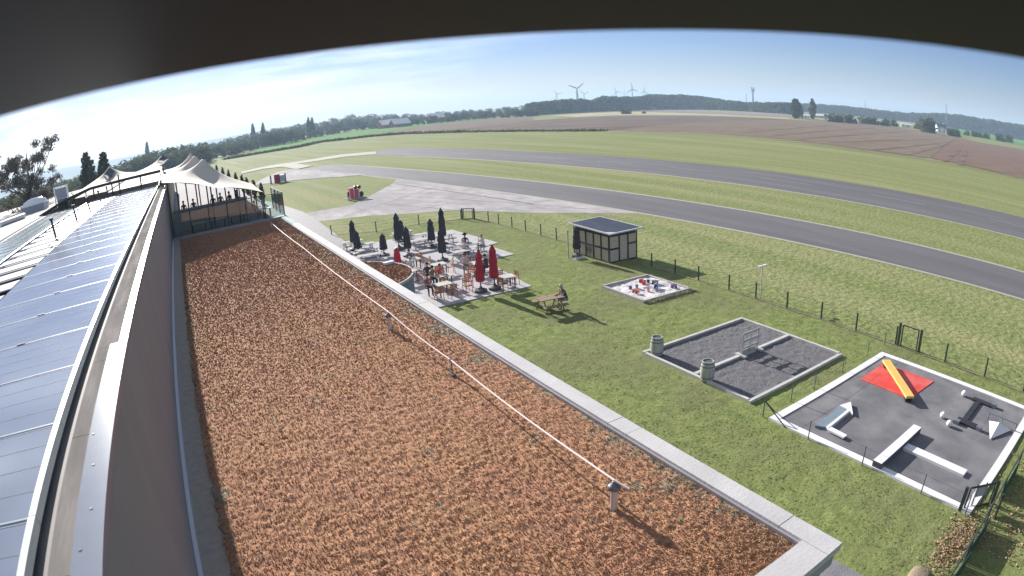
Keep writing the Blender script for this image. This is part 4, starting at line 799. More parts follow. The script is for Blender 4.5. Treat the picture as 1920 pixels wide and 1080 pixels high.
for x0_, x1_, z in ((hx0, hx1, 0.0), (hx0, hx0 + 0.9, 0.95), (hx0 + 1.68, hx1, 1.15), (hx0, hx1, 1.88)): b.box(x0_, hy0 - 0.033, z, x1_, hy0 + 0.044, z + 0.10)
b.build('frame', m_beam, hut)
b = MB(); v = [(hx0 - 0.28, hy0 - 0.42, 2.12), (hx1 + 0.3, hy0 - 0.42, 2.20), (hx1 + 0.3, hy1 + 0.35, 2.30), (hx0 - 0.28, hy1 + 0.35, 2.22)]
b.add([(x, y, z) for x, y, z in v] + [(x, y, z + 0.09) for x, y, z in v], [(3, 2, 1, 0), (0, 1, 5, 4), (1, 2, 6, 5), (2, 3, 7, 6), (3, 0, 4, 7), (4, 5, 6, 7)]); rf = b.build('roof', mat('hut_trim', (0.50, 0.51, 0.53), rough=0.5), hut)
b = MB(); v = [(hx0 - 0.16, hy0 - 0.30, 2.215), (hx1 + 0.18, hy0 - 0.30, 2.292), (hx1 + 0.18, hy1 + 0.23, 2.392), (hx0 - 0.16, hy1 + 0.23, 2.315)]
b.poly(v); b.build('roofing', mat('slate_felt', (0.045, 0.058, 0.088), (0.068, 0.082, 0.115), scale=1.5, rough=0.95, spec=0.05, stretch=(1, 0.2, 1)), rf)
b = MB(); c0 = (hx0 - 0.045, hy0 + 2.25, 0.62)
b.tube([(c0[0], c0[1] + 0.22 * math.cos(t), c0[2] + 0.26 * math.sin(t)) for t in [math.pi * 2 * i / 14 for i in range(15)]], 0.025, 5); b.cyl((c0[0], c0[1], c0[2] - 0.1), (c0[0], c0[1], c0[2] + 0.12), 0.03); b.build('wheel_ornament', m_dark, hut)
pdx = copy_tree(pd); pdx.location = (25.35, 35.1, 0.16); pdx.scale = (1.25, 1.25, 2.2); pdx['label'] = 'closed charcoal parasol leaning space beside the timber hut'; pdx['label'] = 'lone closed charcoal parasol standing beside the timber hut'; del pdx['group']
b = MB(); b.box(24.95, 34.65, 0.04, 25.75, 35.45, 0.18); b.box(25.02, 34.72, 0.183, 25.68, 35.38, 0.24); tag(b.build('weight_slab', m_white), 'white slab weighing down the parasol by the hut', 'slab')
b = MB(); b.cyl((24.95, 35.6, 0), (24.95, 35.6, 2.0), 0.05, 0.05, 8); b.lathe([(0.07, 2.0), (0.05, 2.06), (0.01, 2.08)], (24.95, 35.6, 0), n=8); tag(b.build('white_post', m_timber), 'slim grey post left of the parasol by the hut', 'post')

# ================================================================== FENCES AND GATES
m_post = mat('fence_green_black', (0.030, 0.042, 0.036), (0.045, 0.060, 0.05), scale=5, rough=0.6)
m_wire = mat('fence_wire', (0.07, 0.085, 0.075), rough=0.6)
def fence(label, pts, h, post_r=0.05, wires=4, tops=None, group=None):
    t = thing('wire_fence', label, 'fence', group=group)
    for x, y in pts: b = MB(); b.cyl((x, y, 0), (x, y, h), post_r, post_r, 7); b.build('post', m_post, t)
    b = MB()
    for k in range(wires):
        z = h * (0.06 + 0.90 * k / max(1, wires - 1))
        for p, q in zip(pts, pts[1:]): b.cyl((p[0], p[1], z), (q[0], q[1], z), 0.006 if k else 0.02, n=4, caps=False)
    b.build('wire', m_wire, t); return t
fp = [at(*p) for p in ((897, 411), (918, 416), (938, 421), (961, 428), (986, 435), (1014, 443), (1043, 451))]
fence('wire fence with dark posts from the small gate to the timber hut', [(27.35 if i == 0 else 27.7, p.y) for i, p in enumerate(fp)] + [(27.7, 37.4)], 1.05)
fp = [at(*p) for p in ((1221, 502), (1265, 515), (1313, 527), (1368, 545), (1417, 561), (1477, 579), (1538, 601), (1603, 623))]
fence('wire fence with dark posts from the timber hut to the dark green gate', [(27.7, p.y) for p in fp] + [(27.7, 11.6)], 1.0)
fp = [at(*p) for p in ((1771, 681), (1843, 711), (1915, 741))]
fence('wire fence with dark posts right of the dark green gate', [(27.7, p.y) for p in fp] + [(27.7, 1.6), (27.7, -1.2)], 1.0)
fp = [at(*p) for p in ((622, 446), (660, 456), (706, 436), (787, 422), (826, 416), (866, 411))]
fence('wire fence behind the patio running from the building to the small gate', [(14.0, 60.0), (15.6, 58.6), (17.85, 57.3), (22.3, 57.2), (24.4, 56.6), (26.4, 56.0)], 1.05)
def gate(label, p, q, h):
    t = thing('gate', label, 'gate'); p = Vector((p[0], p[1], 0)); q = Vector((q[0], q[1], 0)); d = (q - p).normalized()
    for a in (p, q): b = MB(); b.box(a.x - 0.055, a.y - 0.055, 0, a.x + 0.055, a.y + 0.055, h + 0.06); b.build('post', m_post, t)
    b = MB(); a, c = p + d * 0.16, q - d * 0.16; m = (a + c) / 2
    for z in (0.10, h): b.cyl((a.x, a.y, z), (c.x, c.y, z), 0.036, n=6)
    for e in (a, c): b.cyl((e.x, e.y, 0.08), (e.x, e.y, h), 0.036, n=6)
    for k in range(1, 3): e = a + (c - a) * k / 3; b.cyl((e.x, e.y, 0.1), (e.x, e.y, h), 0.006, n=4, caps=False)
    b.build('leaf_frame', m_post, t); b = MB(); b.cyl((c.x, c.y, h * 0.55), (c.x - d.x * 0.14, c.y - d.y * 0.14 - 0.04, h * 0.55), 0.02, n=6); b.build('latch', m_steel, t)
    return t
gate('small dark gate where the patio fence meets the lawn fence', (26.45, 55.8), (27.3, 54.9), 1.15)
gate('dark green gate in the fence beside the signal square', (27.7, 11.45), (27.7, 10.2), 1.15)
# low thin fence round the signal square
m_thin = mat('thin_post', (0.10, 0.12, 0.115), rough=0.6)
def thin(label, pts, h, braced=False):
    t = thing('low_fence', label, 'fence')
    for x, y in pts: b = MB(); b.cyl((x, y, 0), (x, y, h), 0.022, 0.02, 6); b.build('post', m_thin, t)
    b = MB()
    for p, q in zip(pts, pts[1:]):
        for z in (h * 0.5, h * 0.95): b.cyl((p[0], p[1], z), (q[0], q[1], z), 0.004, n=4, caps=False)
    b.build('wire', m_wire, t)
    if braced:
        x, y = pts[0]; b = MB(); b.cyl((x, y, h * 0.97), (x, y - 1.15, 0.02), 0.022, n=6); b.cyl((x, y, h * 0.97), (x + 0.75, y, 0.02), 0.022, n=6); b.build('brace', m_post, t)
    return t
thin('low wire fence along the upper edge of the signal square, with a braced corner post', [(16.8, 11.85), (18.6, 11.85), (20.3, 11.85), (22.7, 11.9), (25.2, 11.95), (27.2, 12.0)], 0.75, True)
thin('low wire fence along the building side of the signal square', [(16.75, 9.7), (16.75, 7.35), (16.75, 4.9), (16.75, 3.1)], 0.78)
# green screened fence across the lower right corner
m_net = mat('green_net', (0.022, 0.060, 0.045), (0.04, 0.09, 0.07), scale=12, rough=0.85)
gf = thing('screen_fence', 'green netted fence across the lower right corner', 'fence'); pts = [(12.6, 2.05), (14.6, 2.15), (16.6, 2.25), (18.4, 2.3), (20.4, 2.3), (22.4, 2.3), (24.6, 2.3), (27.6, 2.3)]
for x, y in pts: b = MB(); b.cyl((x, y, 0), (x, y, 0.95), 0.035, 0.035, 7); b.build('post', m_post, gf)
b = MB()
for p, q in zip(pts, pts[1:]): b.cyl((p[0], p[1], 0.93), (q[0], q[1], 0.93), 0.03, n=6)
b.build('top_rail', m_post, gf); b = MB()
for p, q in zip(pts, pts[1:]):
    if p[0] < 16 or 18 < p[0] < 20 or p[0] > 22: b = MB(); b.box(p[0] + 0.05, p[1] - 0.012, 0.05, q[0] - 0.05, p[1] + 0.012, 0.55); b.build('net', m_net, gf)
pass
g3 = gate('green wire gate at the near corner of the signal square', (16.85, 3.35), (18.0, 2.5), 0.85)
fence('green wire fence leaving the lower right corner towards the picture edge', [(17.3, 2.1), (17.2, 0.7), (17.1, -1.0)], 0.95)
b = MB(); b.box(-0.26, -0.05, 0.45, 0.26, -0.03, 0.85); so = thing('notice_board', 'small grey board hanging on the green wire gate', 'board', (17.45, 2.98, 0), rad(-36)); b.build('plate', mat('plate_lilac', (0.42, 0.39, 0.45), rough=0.5), so)
b = MB(); b.box(-0.22, -0.03, 0.05, -0.18, 0.0, 0.9); b.box(0.18, -0.03, 0.05, 0.22, 0.0, 0.9); b.build('bracket', m_post, so)
# fallen leaves in the corner
n = 3000; X = np.concatenate([RNG.normal(15.3, 0.9, n // 2), RNG.uniform(15.5, 22, n // 2)]); Y = np.concatenate([2.75 + RNG.normal(0, 0.28, n // 2), RNG.normal(1.3, 0.7, n // 2)]); Z = 0.07 + 0.05 * RNG.random(n)
a = RNG.normal(size=(n, 3)) * (1, 1, 0.35); a /= np.linalg.norm(a, axis=1)[:, None]; c = np.cross(a, RNG.normal(size=(n, 3)) * (0.3, 0.3, 1)); c /= np.linalg.norm(c, axis=1)[:, None]; s = RNG.uniform(0.02, 0.055, n)[:, None]; Pp = np.stack([X, Y, Z], 1)
V = np.stack([Pp - a * s, Pp - c * s * 0.7, Pp + a * s, Pp + c * s * 0.7], 1).reshape(-1, 3)
tag(npmesh('fallen_leaves', V, np.arange(4 * n).reshape(-1, 4), mat('leaf_litter', (0.22, 0.12, 0.06), (0.42, 0.31, 0.20), scale=8, rough=0.9)), 'brown and pale fallen leaves along the green fence', 'leaves', kind='stuff')
def rock(lab, px, py, r, col):
    p = at(px, py, 0.1); rng = np.random.default_rng(int(px)); bm = bmesh.new(); bmesh.ops.create_icosphere(bm, subdivisions=3, radius=r)
    for v in bm.verts: k = 1 + 0.28 * (float(vnoise(v.co.x + px, v.co.y + v.co.z, r * 0.7, 3)) - 0.5); v.co = Vector((v.co.x * k * 1.25, v.co.y * k, v.co.z * k * 0.62))
    me = bpy.data.meshes.new('boulder'); bm.to_mesh(me); bm.free(); me.materials.append(col)
    for q in me.polygons: q.use_smooth = True
    o = bpy.data.objects.new('boulder', me); COL.objects.link(o); o.location = (p.x, p.y, 0.12); tag(o, lab, 'boulder')
m_rock = mat('tan_rock', (0.17, 0.13, 0.09), (0.25, 0.20, 0.145), scale=3, rough=0.9, bump=0.4)
rock('tan boulder at the bottom edge near the building corner', 1722, 1086, 0.40, m_rock)
# lamp on the fence
lp = thing('lamp_post', 'slim pale lamp post with two small heads on the lawn fence', 'lamp', (27.95, 20.75, 0)); b = MB(); b.cyl((0, 0, 0), (0, 0, 1.95), 0.035, 0.03, 8); b.build('pole', m_steel, lp)
for s in (-1, 1): b = MB(); b.box(s * 0.08, -0.08, 1.90, s * 0.36, 0.08, 2.0); b.cyl((0, 0, 1.92), (s * 0.1, 0, 1.95), 0.025, n=6); b.build('lamp_head', m_white, lp)

# ================================================================== SIGNAL SQUARE
m_pad = mat('pad_asphalt', (0.120, 0.116, 0.130), (0.168, 0.163, 0.176), scale=1.3, rough=0.9, bump=0.2, bscale=40, big=(0.235, 0.23, 0.235), bigscale=0.7)
m_pw = mat('white_paint', (0.70, 0.69, 0.71), (0.78, 0.77, 0.78), scale=2, rough=0.6)
b = MB(); b.box(16.9, 3.05, 0, 26.0, 11.5, 0.10); struct(b.build('signal_square', m_pad))
b = MB(); w = 0.33; x0, x1, y0, y1 = 16.8, 26.1, 2.95, 11.6
for a in ((x0, y1 - w, x1, y1), (x0, y0, x1, y0 + w), (x0, y0 + w + 0.002, x0 + w, y1 - w - 0.002), (x1 - w, y0 + w + 0.002, x1, y1 - w - 0.002)): b.box(a[0], a[1], 0.0, a[2], a[3], 0.13)
tag(b.build('square_border', m_pw), 'raised white border framing the dark signal square', 'border')
b = MB(); b.prism([(22.5, 8.3), (25.0, 8.15), (24.95, 10.88), (22.52, 10.86)], 0.10, 0.125); tag(b.build('red_panel', mat('red_panel_paint', (0.56, 0.052, 0.040), (0.68, 0.10, 0.085), scale=1.6, rough=0.6, big=(0.62, 0.17, 0.15), bigscale=0.8)), 'square red signal panel lying under the yellow bar', 'signal panel')
yb = thing('yellow_bar', 'raised yellow bar laid diagonally over the red panel', 'signal bar'); b = MB(); L_ = 3.65; b.box(-L_ / 2, -0.19, 0.20, L_ / 2, 0.19, 0.30); b.build('plank', mat('yellow_paint', (0.72, 0.42, 0.10), (0.80, 0.50, 0.16), scale=2, rough=0.5), yb)
b = MB(); b.box(-L_ / 2 + 0.1, -0.15, 0.0, -L_ / 2 + 0.3, 0.15, 0.197); b.build('foot', m_dark, yb); b = MB(); b.box(L_ / 2 - 0.3, -0.15, 0, L_ / 2 - 0.1, 0.15, 0.197); b.build('foot', m_dark, yb)
yb.location = (23.45, 9.42, 0.11); yb.rotation_euler = (0, 0, math.atan2(2.72, 2.75))
tb_ = thing('landing_tee', 'white raised T shaped landing mark on the signal square', 'landing mark'); m_shade = mat('violet_side_shade', (0.085, 0.080, 0.125), (0.115, 0.110, 0.155), scale=3, rough=0.7)  # dark violet sides paint in the shade on the white crossbar
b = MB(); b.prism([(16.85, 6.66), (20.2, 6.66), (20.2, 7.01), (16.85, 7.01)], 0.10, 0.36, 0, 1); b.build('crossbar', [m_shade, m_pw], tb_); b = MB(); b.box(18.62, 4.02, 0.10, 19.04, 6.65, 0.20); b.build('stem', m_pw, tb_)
la = thing('corner_arrow', 'white L shaped arrow mark at the left of the signal square', 'signal mark'); V2_ = Vector
p0, p1, p2 = Vector((17.72, 9.72)), Vector((19.75, 9.93)), Vector((17.72, 8.72))
def bar(p, q, w, z0, z1, m, nm, par):
    d = (q - p).normalized(); n_ = Vector((-d.y, d.x)) * w / 2; b = MB(); b.prism([tuple(p - n_), tuple(q - n_), tuple(q + n_), tuple(p + n_)], z0, z1); return b.build(nm, m, par)
m_bg = mat('blue_grey_face_shade', (0.16, 0.21, 0.26), (0.21, 0.26, 0.31), scale=2, rough=0.6)  # blue grey paints in the shaded face of the arrow arm
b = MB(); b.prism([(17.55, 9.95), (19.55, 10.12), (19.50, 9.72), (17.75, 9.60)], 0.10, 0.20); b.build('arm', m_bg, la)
b = MB(); b.prism([(17.75, 9.595), (19.50, 9.715), (19.50, 9.60), (17.72, 9.47)], 0.10, 0.22); b.build('arm_edge', m_pw, la)
b = MB(); b.prism([(17.62, 9.46), (17.90, 9.46), (17.84, 8.70), (17.58, 8.70)], 0.16, 0.21); b.box(17.66, 8.75, 0.10, 17.76, 9.4, 0.158); b.build('short_arm', m_pw, la)
b = MB(); b.prism([(19.56, 10.12), (20.15, 9.95), (19.40, 9.40), (19.52, 9.70)], 0.10, 0.23); b.build('arrow_head', m_pw, la)
m_slate = mat('slate_board', (0.135, 0.145, 0.165), (0.175, 0.185, 0.205), scale=3, rough=0.6)
m_blk = mat('shadow_black', (0.022, 0.024, 0.030), (0.035, 0.037, 0.044), scale=3, rough=0.7)  # black slabs painted in where the dumbbell's cast shadow lies
du = thing('dumbbell_shadow', 'black dumbbell shaped slab standing in for a shadow on the signal square', 'signal mark'); b = MB(); b.prism([(22.62, 5.42), (24.60, 5.50), (24.60, 5.76), (22.62, 5.68)], 0.102, 0.17); b.build('bar', m_blk, du)
b = MB(); b.prism([(24.61, 4.95), (24.92, 4.95), (24.92, 5.95), (24.61, 5.95)], 0.102, 0.175); b.build('end_shadow', m_blk, du); b = MB(); b.prism([(22.20, 4.85), (22.60, 4.85), (22.60, 5.85), (22.20, 5.85)], 0.102, 0.175); b.build('end_shadow', m_blk, du)
for x, y in ((22.3, 4.75), (24.8, 4.85), (22.1, 5.75)): b = MB(); b.box(x - 0.12, y - 0.12, 0.10, x + 0.12, y + 0.12, 0.26); b.build('weight_block', m_slate, du)
for (x, y), lab in (((24.73, 6.42), 'white marker ball at the far end of the black dumbbell shadow'), ((22.08, 6.44), 'white marker ball left of the black dumbbell shadow'), ((21.64, 5.94), 'white marker ball nearest the landing mark')):
    b = MB(); b.lathe([(0.04, 0.0), (0.10, 0.03), (0.135, 0.10), (0.125, 0.18), (0.075, 0.235), (0.01, 0.25)], n=16); o = b.build('marker_ball', m_pw, None, (x, y, 0.10), smooth=True); tag(o, lab, 'marker', 'white marker balls on the signal square')
te = thing('tetrahedron', 'white pointed tetrahedron mark at the right of the signal square', 'signal mark'); b = MB(); b.add([(21.9, 4.05, 0.14), (23.35, 4.6, 0.14), (23.35, 3.45, 0.14), (23.0, 4.05, 0.40)], [(0, 2, 1), (0, 1, 3), (1, 2, 3), (2, 0, 3)]); b.build('body', m_pw, te)
b = MB(); b.tube([(23.4, 4.7, 0.14), (23.4, 4.7, 0.45), (23.4, 3.3, 0.45), (23.4, 3.3, 0.14)], 0.03, 6); b.tube([(23.4, 4.0, 0.14), (23.4, 4.0, 0.45)], 0.025, 6); b.build('stand', m_slate, te)

# ================================================================== APRON
fs_ = thing('fuel_station', 'red and white fuel pump cluster on the apron edge', 'fuel pump', (23.9, 85.2, 0)); m_fr = mat('pump_red', (0.45, 0.055, 0.06), (0.52, 0.09, 0.09), scale=3, rough=0.5); m_fw = mat('pump_pink', (0.62, 0.42, 0.42), rough=0.5)
b = MB(); b.box(-0.75, -0.4, 0.1, -0.25, 0.4, 1.45); b.box(-0.02, -0.4, 0.1, 0.42, 0.4, 1.35); b.build('pump_body', m_fr, fs_); b = MB(); b.box(-0.25, -0.35, 0.1, -0.02, 0.35, 1.3); b.box(0.42, -0.35, 0.1, 0.7, 0.35, 1.3); b.box(-0.7, -0.35, 1.45, -0.1, 0.35, 1.6); b.build('pump_panel', m_fw, fs_)
b = MB()
for x in (0.2, 0.75): b = MB(); b.cyl((x, -0.2, 1.55), (x, 0.2, 1.55), 0.25, n=14); b.build('hose_reel', m_dark, fs_)
b = MB(); b.cyl((0.95, -0.1, 0.5), (0.95, 0.3, 0.5), 0.4, n=16); b.build('hose_reel', m_dark, fs_); b = MB(); b.box(-1.3, -0.7, 0.0, 1.4, 0.7, 0.1); b.build('plinth', m_slab, fs_)
st_ = thing('sign_post', 'white edged dark upright sign beside the fuel pumps', 'sign', (22.75, 84.3, 0)); b = MB(); b.box(-0.22, -0.05, 0, 0.22, 0.05, 1.25); b.build('panel', m_pw, st_); b = MB(); b.box(-0.11, -0.075, 0.5, 0.11, -0.052, 1.12); b.build('dark_field', m_dark, st_)
kb = thing('apron_cabinet', 'dark red cabinet between grey posts at the far apron edge', 'cabinet', (20.5, 132.5, 0)); b = MB(); b.box(-0.65, -0.5, 0, 0.5, 0.5, 1.9); b.build('body', mat('dark_red', (0.28, 0.01, 0.05), rough=0.6), kb); b = MB(); b.box(-1.6, -0.2, 0, -1.3, 0.2, 1.9); b.build('post', mat('slate_grey', (0.2, 0.22, 0.25), rough=0.6), kb); b = MB(); b.box(1.6, -0.2, 0, 1.9, 0.2, 1.9); b.build('post', mat('slate_grey', (0.2, 0.22, 0.25), rough=0.6), kb); b = MB(); b.box(0.52, -0.45, 0.2, 1.58, 0.45, 1.6); b.build('side_box', mat('pale_lilac', (0.5, 0.48, 0.55), rough=0.6), kb)

# ================================================================== TREES
m_leafA = mat('foliage_green', (0.040, 0.060, 0.022), (0.105, 0.130, 0.050), scale=0.35, rough=0.9, trans=0.3, spec=0.1)
m_leafB = mat('foliage_olive', (0.065, 0.075, 0.030), (0.135, 0.140, 0.060), scale=0.4, rough=0.9, trans=0.3, spec=0.1)
m_leafC = mat('foliage_brown', (0.090, 0.080, 0.065), (0.170, 0.150, 0.120), scale=1.2, rough=0.9, trans=0.25, spec=0.1)
def crown_blobs(kind, rng):
    if kind == 'poplar': return [(rng.normal(0, 0.015), rng.normal(0, 0.015), 0.12 + 0.80 * k / 7) for k in range(8)], [(0.13 * f, 0.13 * f, 0.12) for f in (0.7, 0.95, 1.05, 1.1, 1.05, 0.95, 0.75, 0.45)]
    if kind == 'conifer': return [(0, 0, 0.12 + 0.82 * k / 6) for k in range(7)], [(0.20 * f, 0.20 * f, 0.12) for f in (1.1, 1.0, 0.85, 0.7, 0.52, 0.33, 0.15)]
    C, R_ = [(0, 0, 0.58), (0, 0, 0.30)], [(0.30, 0.30, 0.34), (0.34, 0.34, 0.26)]
    for k in range(12):
        a = rng.uniform(0, 2 * math.pi); r = rng.uniform(0.14, 0.34); z = rng.uniform(0.16, 0.82); q = rng.uniform(0.13, 0.22); C.append((r * math.cos(a), r * math.sin(a), z)); R_.append((q, q, q * rng.uniform(0.75, 1.0)))
    if kind == 'bush': C = [(x, y, z * 0.75 - 0.12) for x, y, z in C]
    return C, R_
TREES = {}
def tree_proto(kind, v, leaf, nl=900, ls=0.062):
    rng = np.random.default_rng(100 + v * 7 + len(kind)); t = thing('tree', 'x', 'tree'); t.name = {'poplar': 'poplar_tree', 'conifer': 'conifer_tree', 'bush': 'bush'}.get(kind, 'broadleaf_tree'); t['category'] = 'bush' if kind == 'bush' else 'tree'
    C, R_ = crown_blobs(kind, rng); Vv, Ff = leaves(C, R_, nl, ls, rng, shell=0.45); npmesh('crown', Vv, Ff, leaf, t)
    b = MB(); tr = 0.022; b.cyl((0, 0, 0), (0.01, 0, 0.45), tr * 1.4, tr * 0.8, 7); b.cyl((0.01, 0, 0.45), (0, 0.01, 0.8), tr * 0.8, tr * 0.2, 6)
    for k in range(4):
        a = rng.uniform(0, 6.28); b.cyl((0, 0, 0.28 + 0.08 * k), (0.2 * math.cos(a), 0.2 * math.sin(a), 0.5 + 0.09 * k), tr * 0.55, tr * 0.15, 5)
    b.build('trunk', m_trunk, t); return t
def get_tree(kind, v, leaf=None, **kw):
    key = (kind, v, leaf.name if leaf else '')
    if key not in TREES: TREES[key] = tree_proto(kind, v, leaf or m_leafA, **kw); TREES[key]['fresh'] = 1; return TREES[key]
    return copy_tree(TREES[key])
def plant(kind, v, base, h, w, label, group, rot=None, leaf=None, **kw):
    t = get_tree(kind, v, leaf, **kw)
    if 'fresh' in t: del t['fresh']
    t.location = base; t.scale = (w, w, h); t.rotation_euler = (0, 0, random.uniform(0, 6.28) if rot is None else rot)
    t['label'] = label
    if group: t['group'] = group
    elif 'group' in t: del t['group']
    return t
def hgt(px, py, r): return max(1.5, atr(px, py, r).z)
# --- tree belt left of the fields. top line of the belt in the photograph
TOP = [(-30, 372), (60, 350), (120, 332), (170, 320), (225, 301), (300, 274), (350, 268), (420, 262), (480, 243), (540, 234), (600, 226), (660, 213), (720, 211), (800, 211), (870, 204), (940, 199), (1000, 195)]
BASE = [(400, 297), (440, 291), (490, 277), (540, 269), (600, 256), (660, 245), (720, 240), (820, 231), (900, 223), (1000, 218)]
def interp(L, x):
    for (a, b), (c, d) in zip(L, L[1:]):
        if a <= x <= c: return b + (d - b) * (x - a) / (c - a)
    return L[-1][1] if x > L[-1][0] else L[0][1]
rt = random.Random(5)
# front row along the field edge
k = 0; px = 392.0
while px < 1010:
    py = interp(BASE, px); base = at(px, py, 0); r = math.hypot(base.x, base.y)
    if not (716 < px < 762): # gap where the barns stand
        top = py - (py - interp(TOP, px)) * rt.uniform(0.42, 0.80); h = hgt(px, top, r); w = h * rt.uniform(1.0, 1.5)
        if px > 840: w *= 1.25
        plant('round', k % 4, (base.x, base.y, -0.2), h, w, '%s round crowned tree from the left in the front row of the left tree belt' % ORD[k], 'front row of the left tree belt', leaf=(m_leafA, m_leafB)[k % 3 == 0]); k += 1
    px += rt.uniform(9, 15)
# middle and back rows, taller, reaching the skyline
for row, (f, step, lo, hi, nm) in enumerate(((1.22, (14, 20), 0.70, 0.92, 'middle row'), (1.5, (14, 19), 0.94, 1.06, 'skyline row'))):
    px = -25.0 + row * 9; k = 0
    while px < 1010:
        py = interp(BASE, px) if px > 400 else interp([(-30, 400), (60, 386), (180, 352), (300, 318), (400, 297)], px)
        pb_ = at(px, py, 0) if px > 400 else atr(px, py, 300.0); r = min(math.hypot(pb_.x, pb_.y), 900) * f
        if px < 400: r = 260 * f + rt.uniform(-20, 40)
        tp_ = interp(TOP, px); top = py - (py - tp_) * rt.uniform(lo, hi); P = atr(px, py, r); h = hgt(px, top, r); w = h * rt.uniform(1.1, 1.6)
        plant('round', (k + row) % 4, (P.x, P.y, -0.3), h, w, '%s broad tree from the left in the %s of the left tree belt' % (ORD[k] if k < len(ORD) else 'last', nm), nm + ' of the left tree belt', leaf=(m_leafA, m_leafB)[k % 4 == 1]); k += 1
        px += rt.uniform(*step)
# slim trees that stick out above the belt
for px, top, lab in ((474, 233, 'slim pointed tree left of a twin on the belt skyline'), (493, 231, 'slim pointed tree right of its twin on the belt skyline'), (579, 221, 'left of two small pointed trees on the middle skyline'), (586, 221, 'right of two small pointed trees on the middle skyline'), (272, 268, 'thin pointed tree above the white tent peaks')):
    P = atr(px, 240, 620); plant('poplar', 0, (P.x, P.y, 0), hgt(px, top, 620), 17, lab, None, leaf=m_leafA)
# conifer columns and the loose crowned tree at far left
for px, top, lab in ((168, 286, 'tall dark columnar conifer left of the wide tent'), (198, 288, 'second dark columnar conifer just left of the wide tent')):
    P = atr(px, 345, 130); plant('poplar', 1, (P.x, P.y, 0), hgt(px, top, 130), 14.5, lab, None, leaf=m_fol, nl=1400, ls=0.05)
lt = thing('broadleaf_tree', 'large loose crowned brownish tree at the far left edge', 'tree'); P = atr(60, 400, 92); lt.location = (P.x, P.y, 0); lt.scale = (1.1, 1.1, 1.25)
rng = np.random.default_rng(3); b = MB(); b.cyl((0, 0, 0), (0.1, 0, 5.5), 0.38, 0.26, 9); C = []; Rr = []
for k in range(26):
    a = rng.uniform(0, 6.28); z0 = rng.uniform(4.0, 9.0); l = rng.uniform(2.2, 5.0); up = rng.uniform(1.5, 5.5); p0 = Vector((0.1, 0, z0)); p1 = p0 + Vector((math.cos(a) * l * 0.6, math.sin(a) * l * 0.6, up * 0.45)); p2 = p0 + Vector((math.cos(a) * l, math.sin(a) * l, up)); b.cyl(p0, p1, 0.10, 0.06, 6); b.cyl(p1, p2, 0.06, 0.02, 5)
    for q in range(3): t = 0.5 + 0.25 * q; e = p1.lerp(p2, t) + Vector(rng.normal(0, 0.45, 3)); C.append(tuple(e)); Rr.append((0.8, 0.8, 0.55)); b.cyl(p1.lerp(p2, t * 0.8), e, 0.03, 0.012, 4)
for k in range(16): a = rng.uniform(0, 6.28); C.append((3.6 * rng.random() * math.cos(a), 3.6 * rng.random() * math.sin(a), rng.uniform(4, 9.5))); Rr.append((1.3, 1.3, 1.0))
b.cyl((0.1, 0, 5.5), (0.2, 0.1, 12.5), 0.26, 0.05, 8); b.build('trunk', m_trunk, lt); Vv, Ff = leaves(C, Rr, 15000, 0.16, rng, shell=0.1); npmesh('crown', Vv, Ff, m_leafC, lt)
# undergrowth between that tree and the tents
k = 0
for px, top, r, w in ((-10, 372, 120, 9), (25, 362, 150, 11), (95, 350, 140, 10), (120, 352, 150, 9), (140, 345, 160, 9), (160, 336, 170, 8), (185, 330, 175, 9), (215, 318, 190, 9)):
    P = atr(px, 380, r); plant('round', k % 4, (P.x, P.y, 0), hgt(px, top, r), w, '%s dense bushy tree from the left behind the flat roof' % ORD[k], 'dense trees behind the flat roof', leaf=(m_leafC, m_leafA)[k % 2]); k += 1
# --- the long wood on the horizon: one mass
WT = [(985, 197), (1000, 194), (1060, 188), (1090, 187), (1110, 190), (1132, 181), (1160, 183), (1200, 182), (1225, 178), (1290, 179), (1345, 186), (1362, 190), (1400, 193), (1440, 194), (1500, 195)]
WB = [(985, 217), (1060, 212), (1100, 210), (1240, 205), (1310, 205), (1400, 209), (1500, 216)]
def strip_wood(name, top, basef, n, depth, size, leafm, lab, rng, rr=None):
    VV = []
    pxs = rng.uniform(top[0][0], top[-1][0], n); u = rng.random(n)
    for i in range(n):
        px = pxs[i]; bp = at(px, interp(basef, px), 0) if rr is None else atr(px, 200, rr); r = math.hypot(bp.x, bp.y); r = min(r, 1500) + depth * rng.random(); tp = interp(top, px) + 1.6 * (float(vnoise(px, 0, 9.0, 4)) - 0.5) + 1.2 * (float(vnoise(px, 0, 3.0, 5)) - 0.5)
        zt = atr(px, tp, r).z; P = atr(px, 200, r); z = zt * (1 - (1 - u[i]) ** 1.6) * (0.97 + 0.05 * rng.random()); VV.append((P.x, P.y, z))
    P = np.array(VV); a = rng.normal(size=(n, 3)); a /= np.linalg.norm(a, axis=1)[:, None]; c = np.cross(a, rng.normal(size=(n, 3))); c /= np.linalg.norm(c, axis=1)[:, None]; s = size * rng.uniform(0.5, 1.1, n)[:, None]
    V = np.stack([P - a * s, P - c * s, P + a * s, P + c * s], 1).reshape(-1, 3)
    o = npmesh(name, V, np.arange(4 * n).reshape(-1, 4), leafm); tag(o, lab, 'woodland', kind='stuff')
strip_wood('woodland', WT, WB, 22000, 60, 2.2, m_leafA, 'long even blue green wood along the horizon below the turbines', np.random.default_rng(9))
RT = [(1500, 195), (1540, 197), (1580, 200), (1640, 207), (1700, 213), (1760, 213), (1800, 217), (1850, 225), (1900, 233), (1960, 243)]
strip_wood('woodland', RT, [(1500, 206), (1960, 258)], 17000, 60, 3.2, m_leafA, 'thin far line of trees along the right horizon', np.random.default_rng(10), rr=1250)
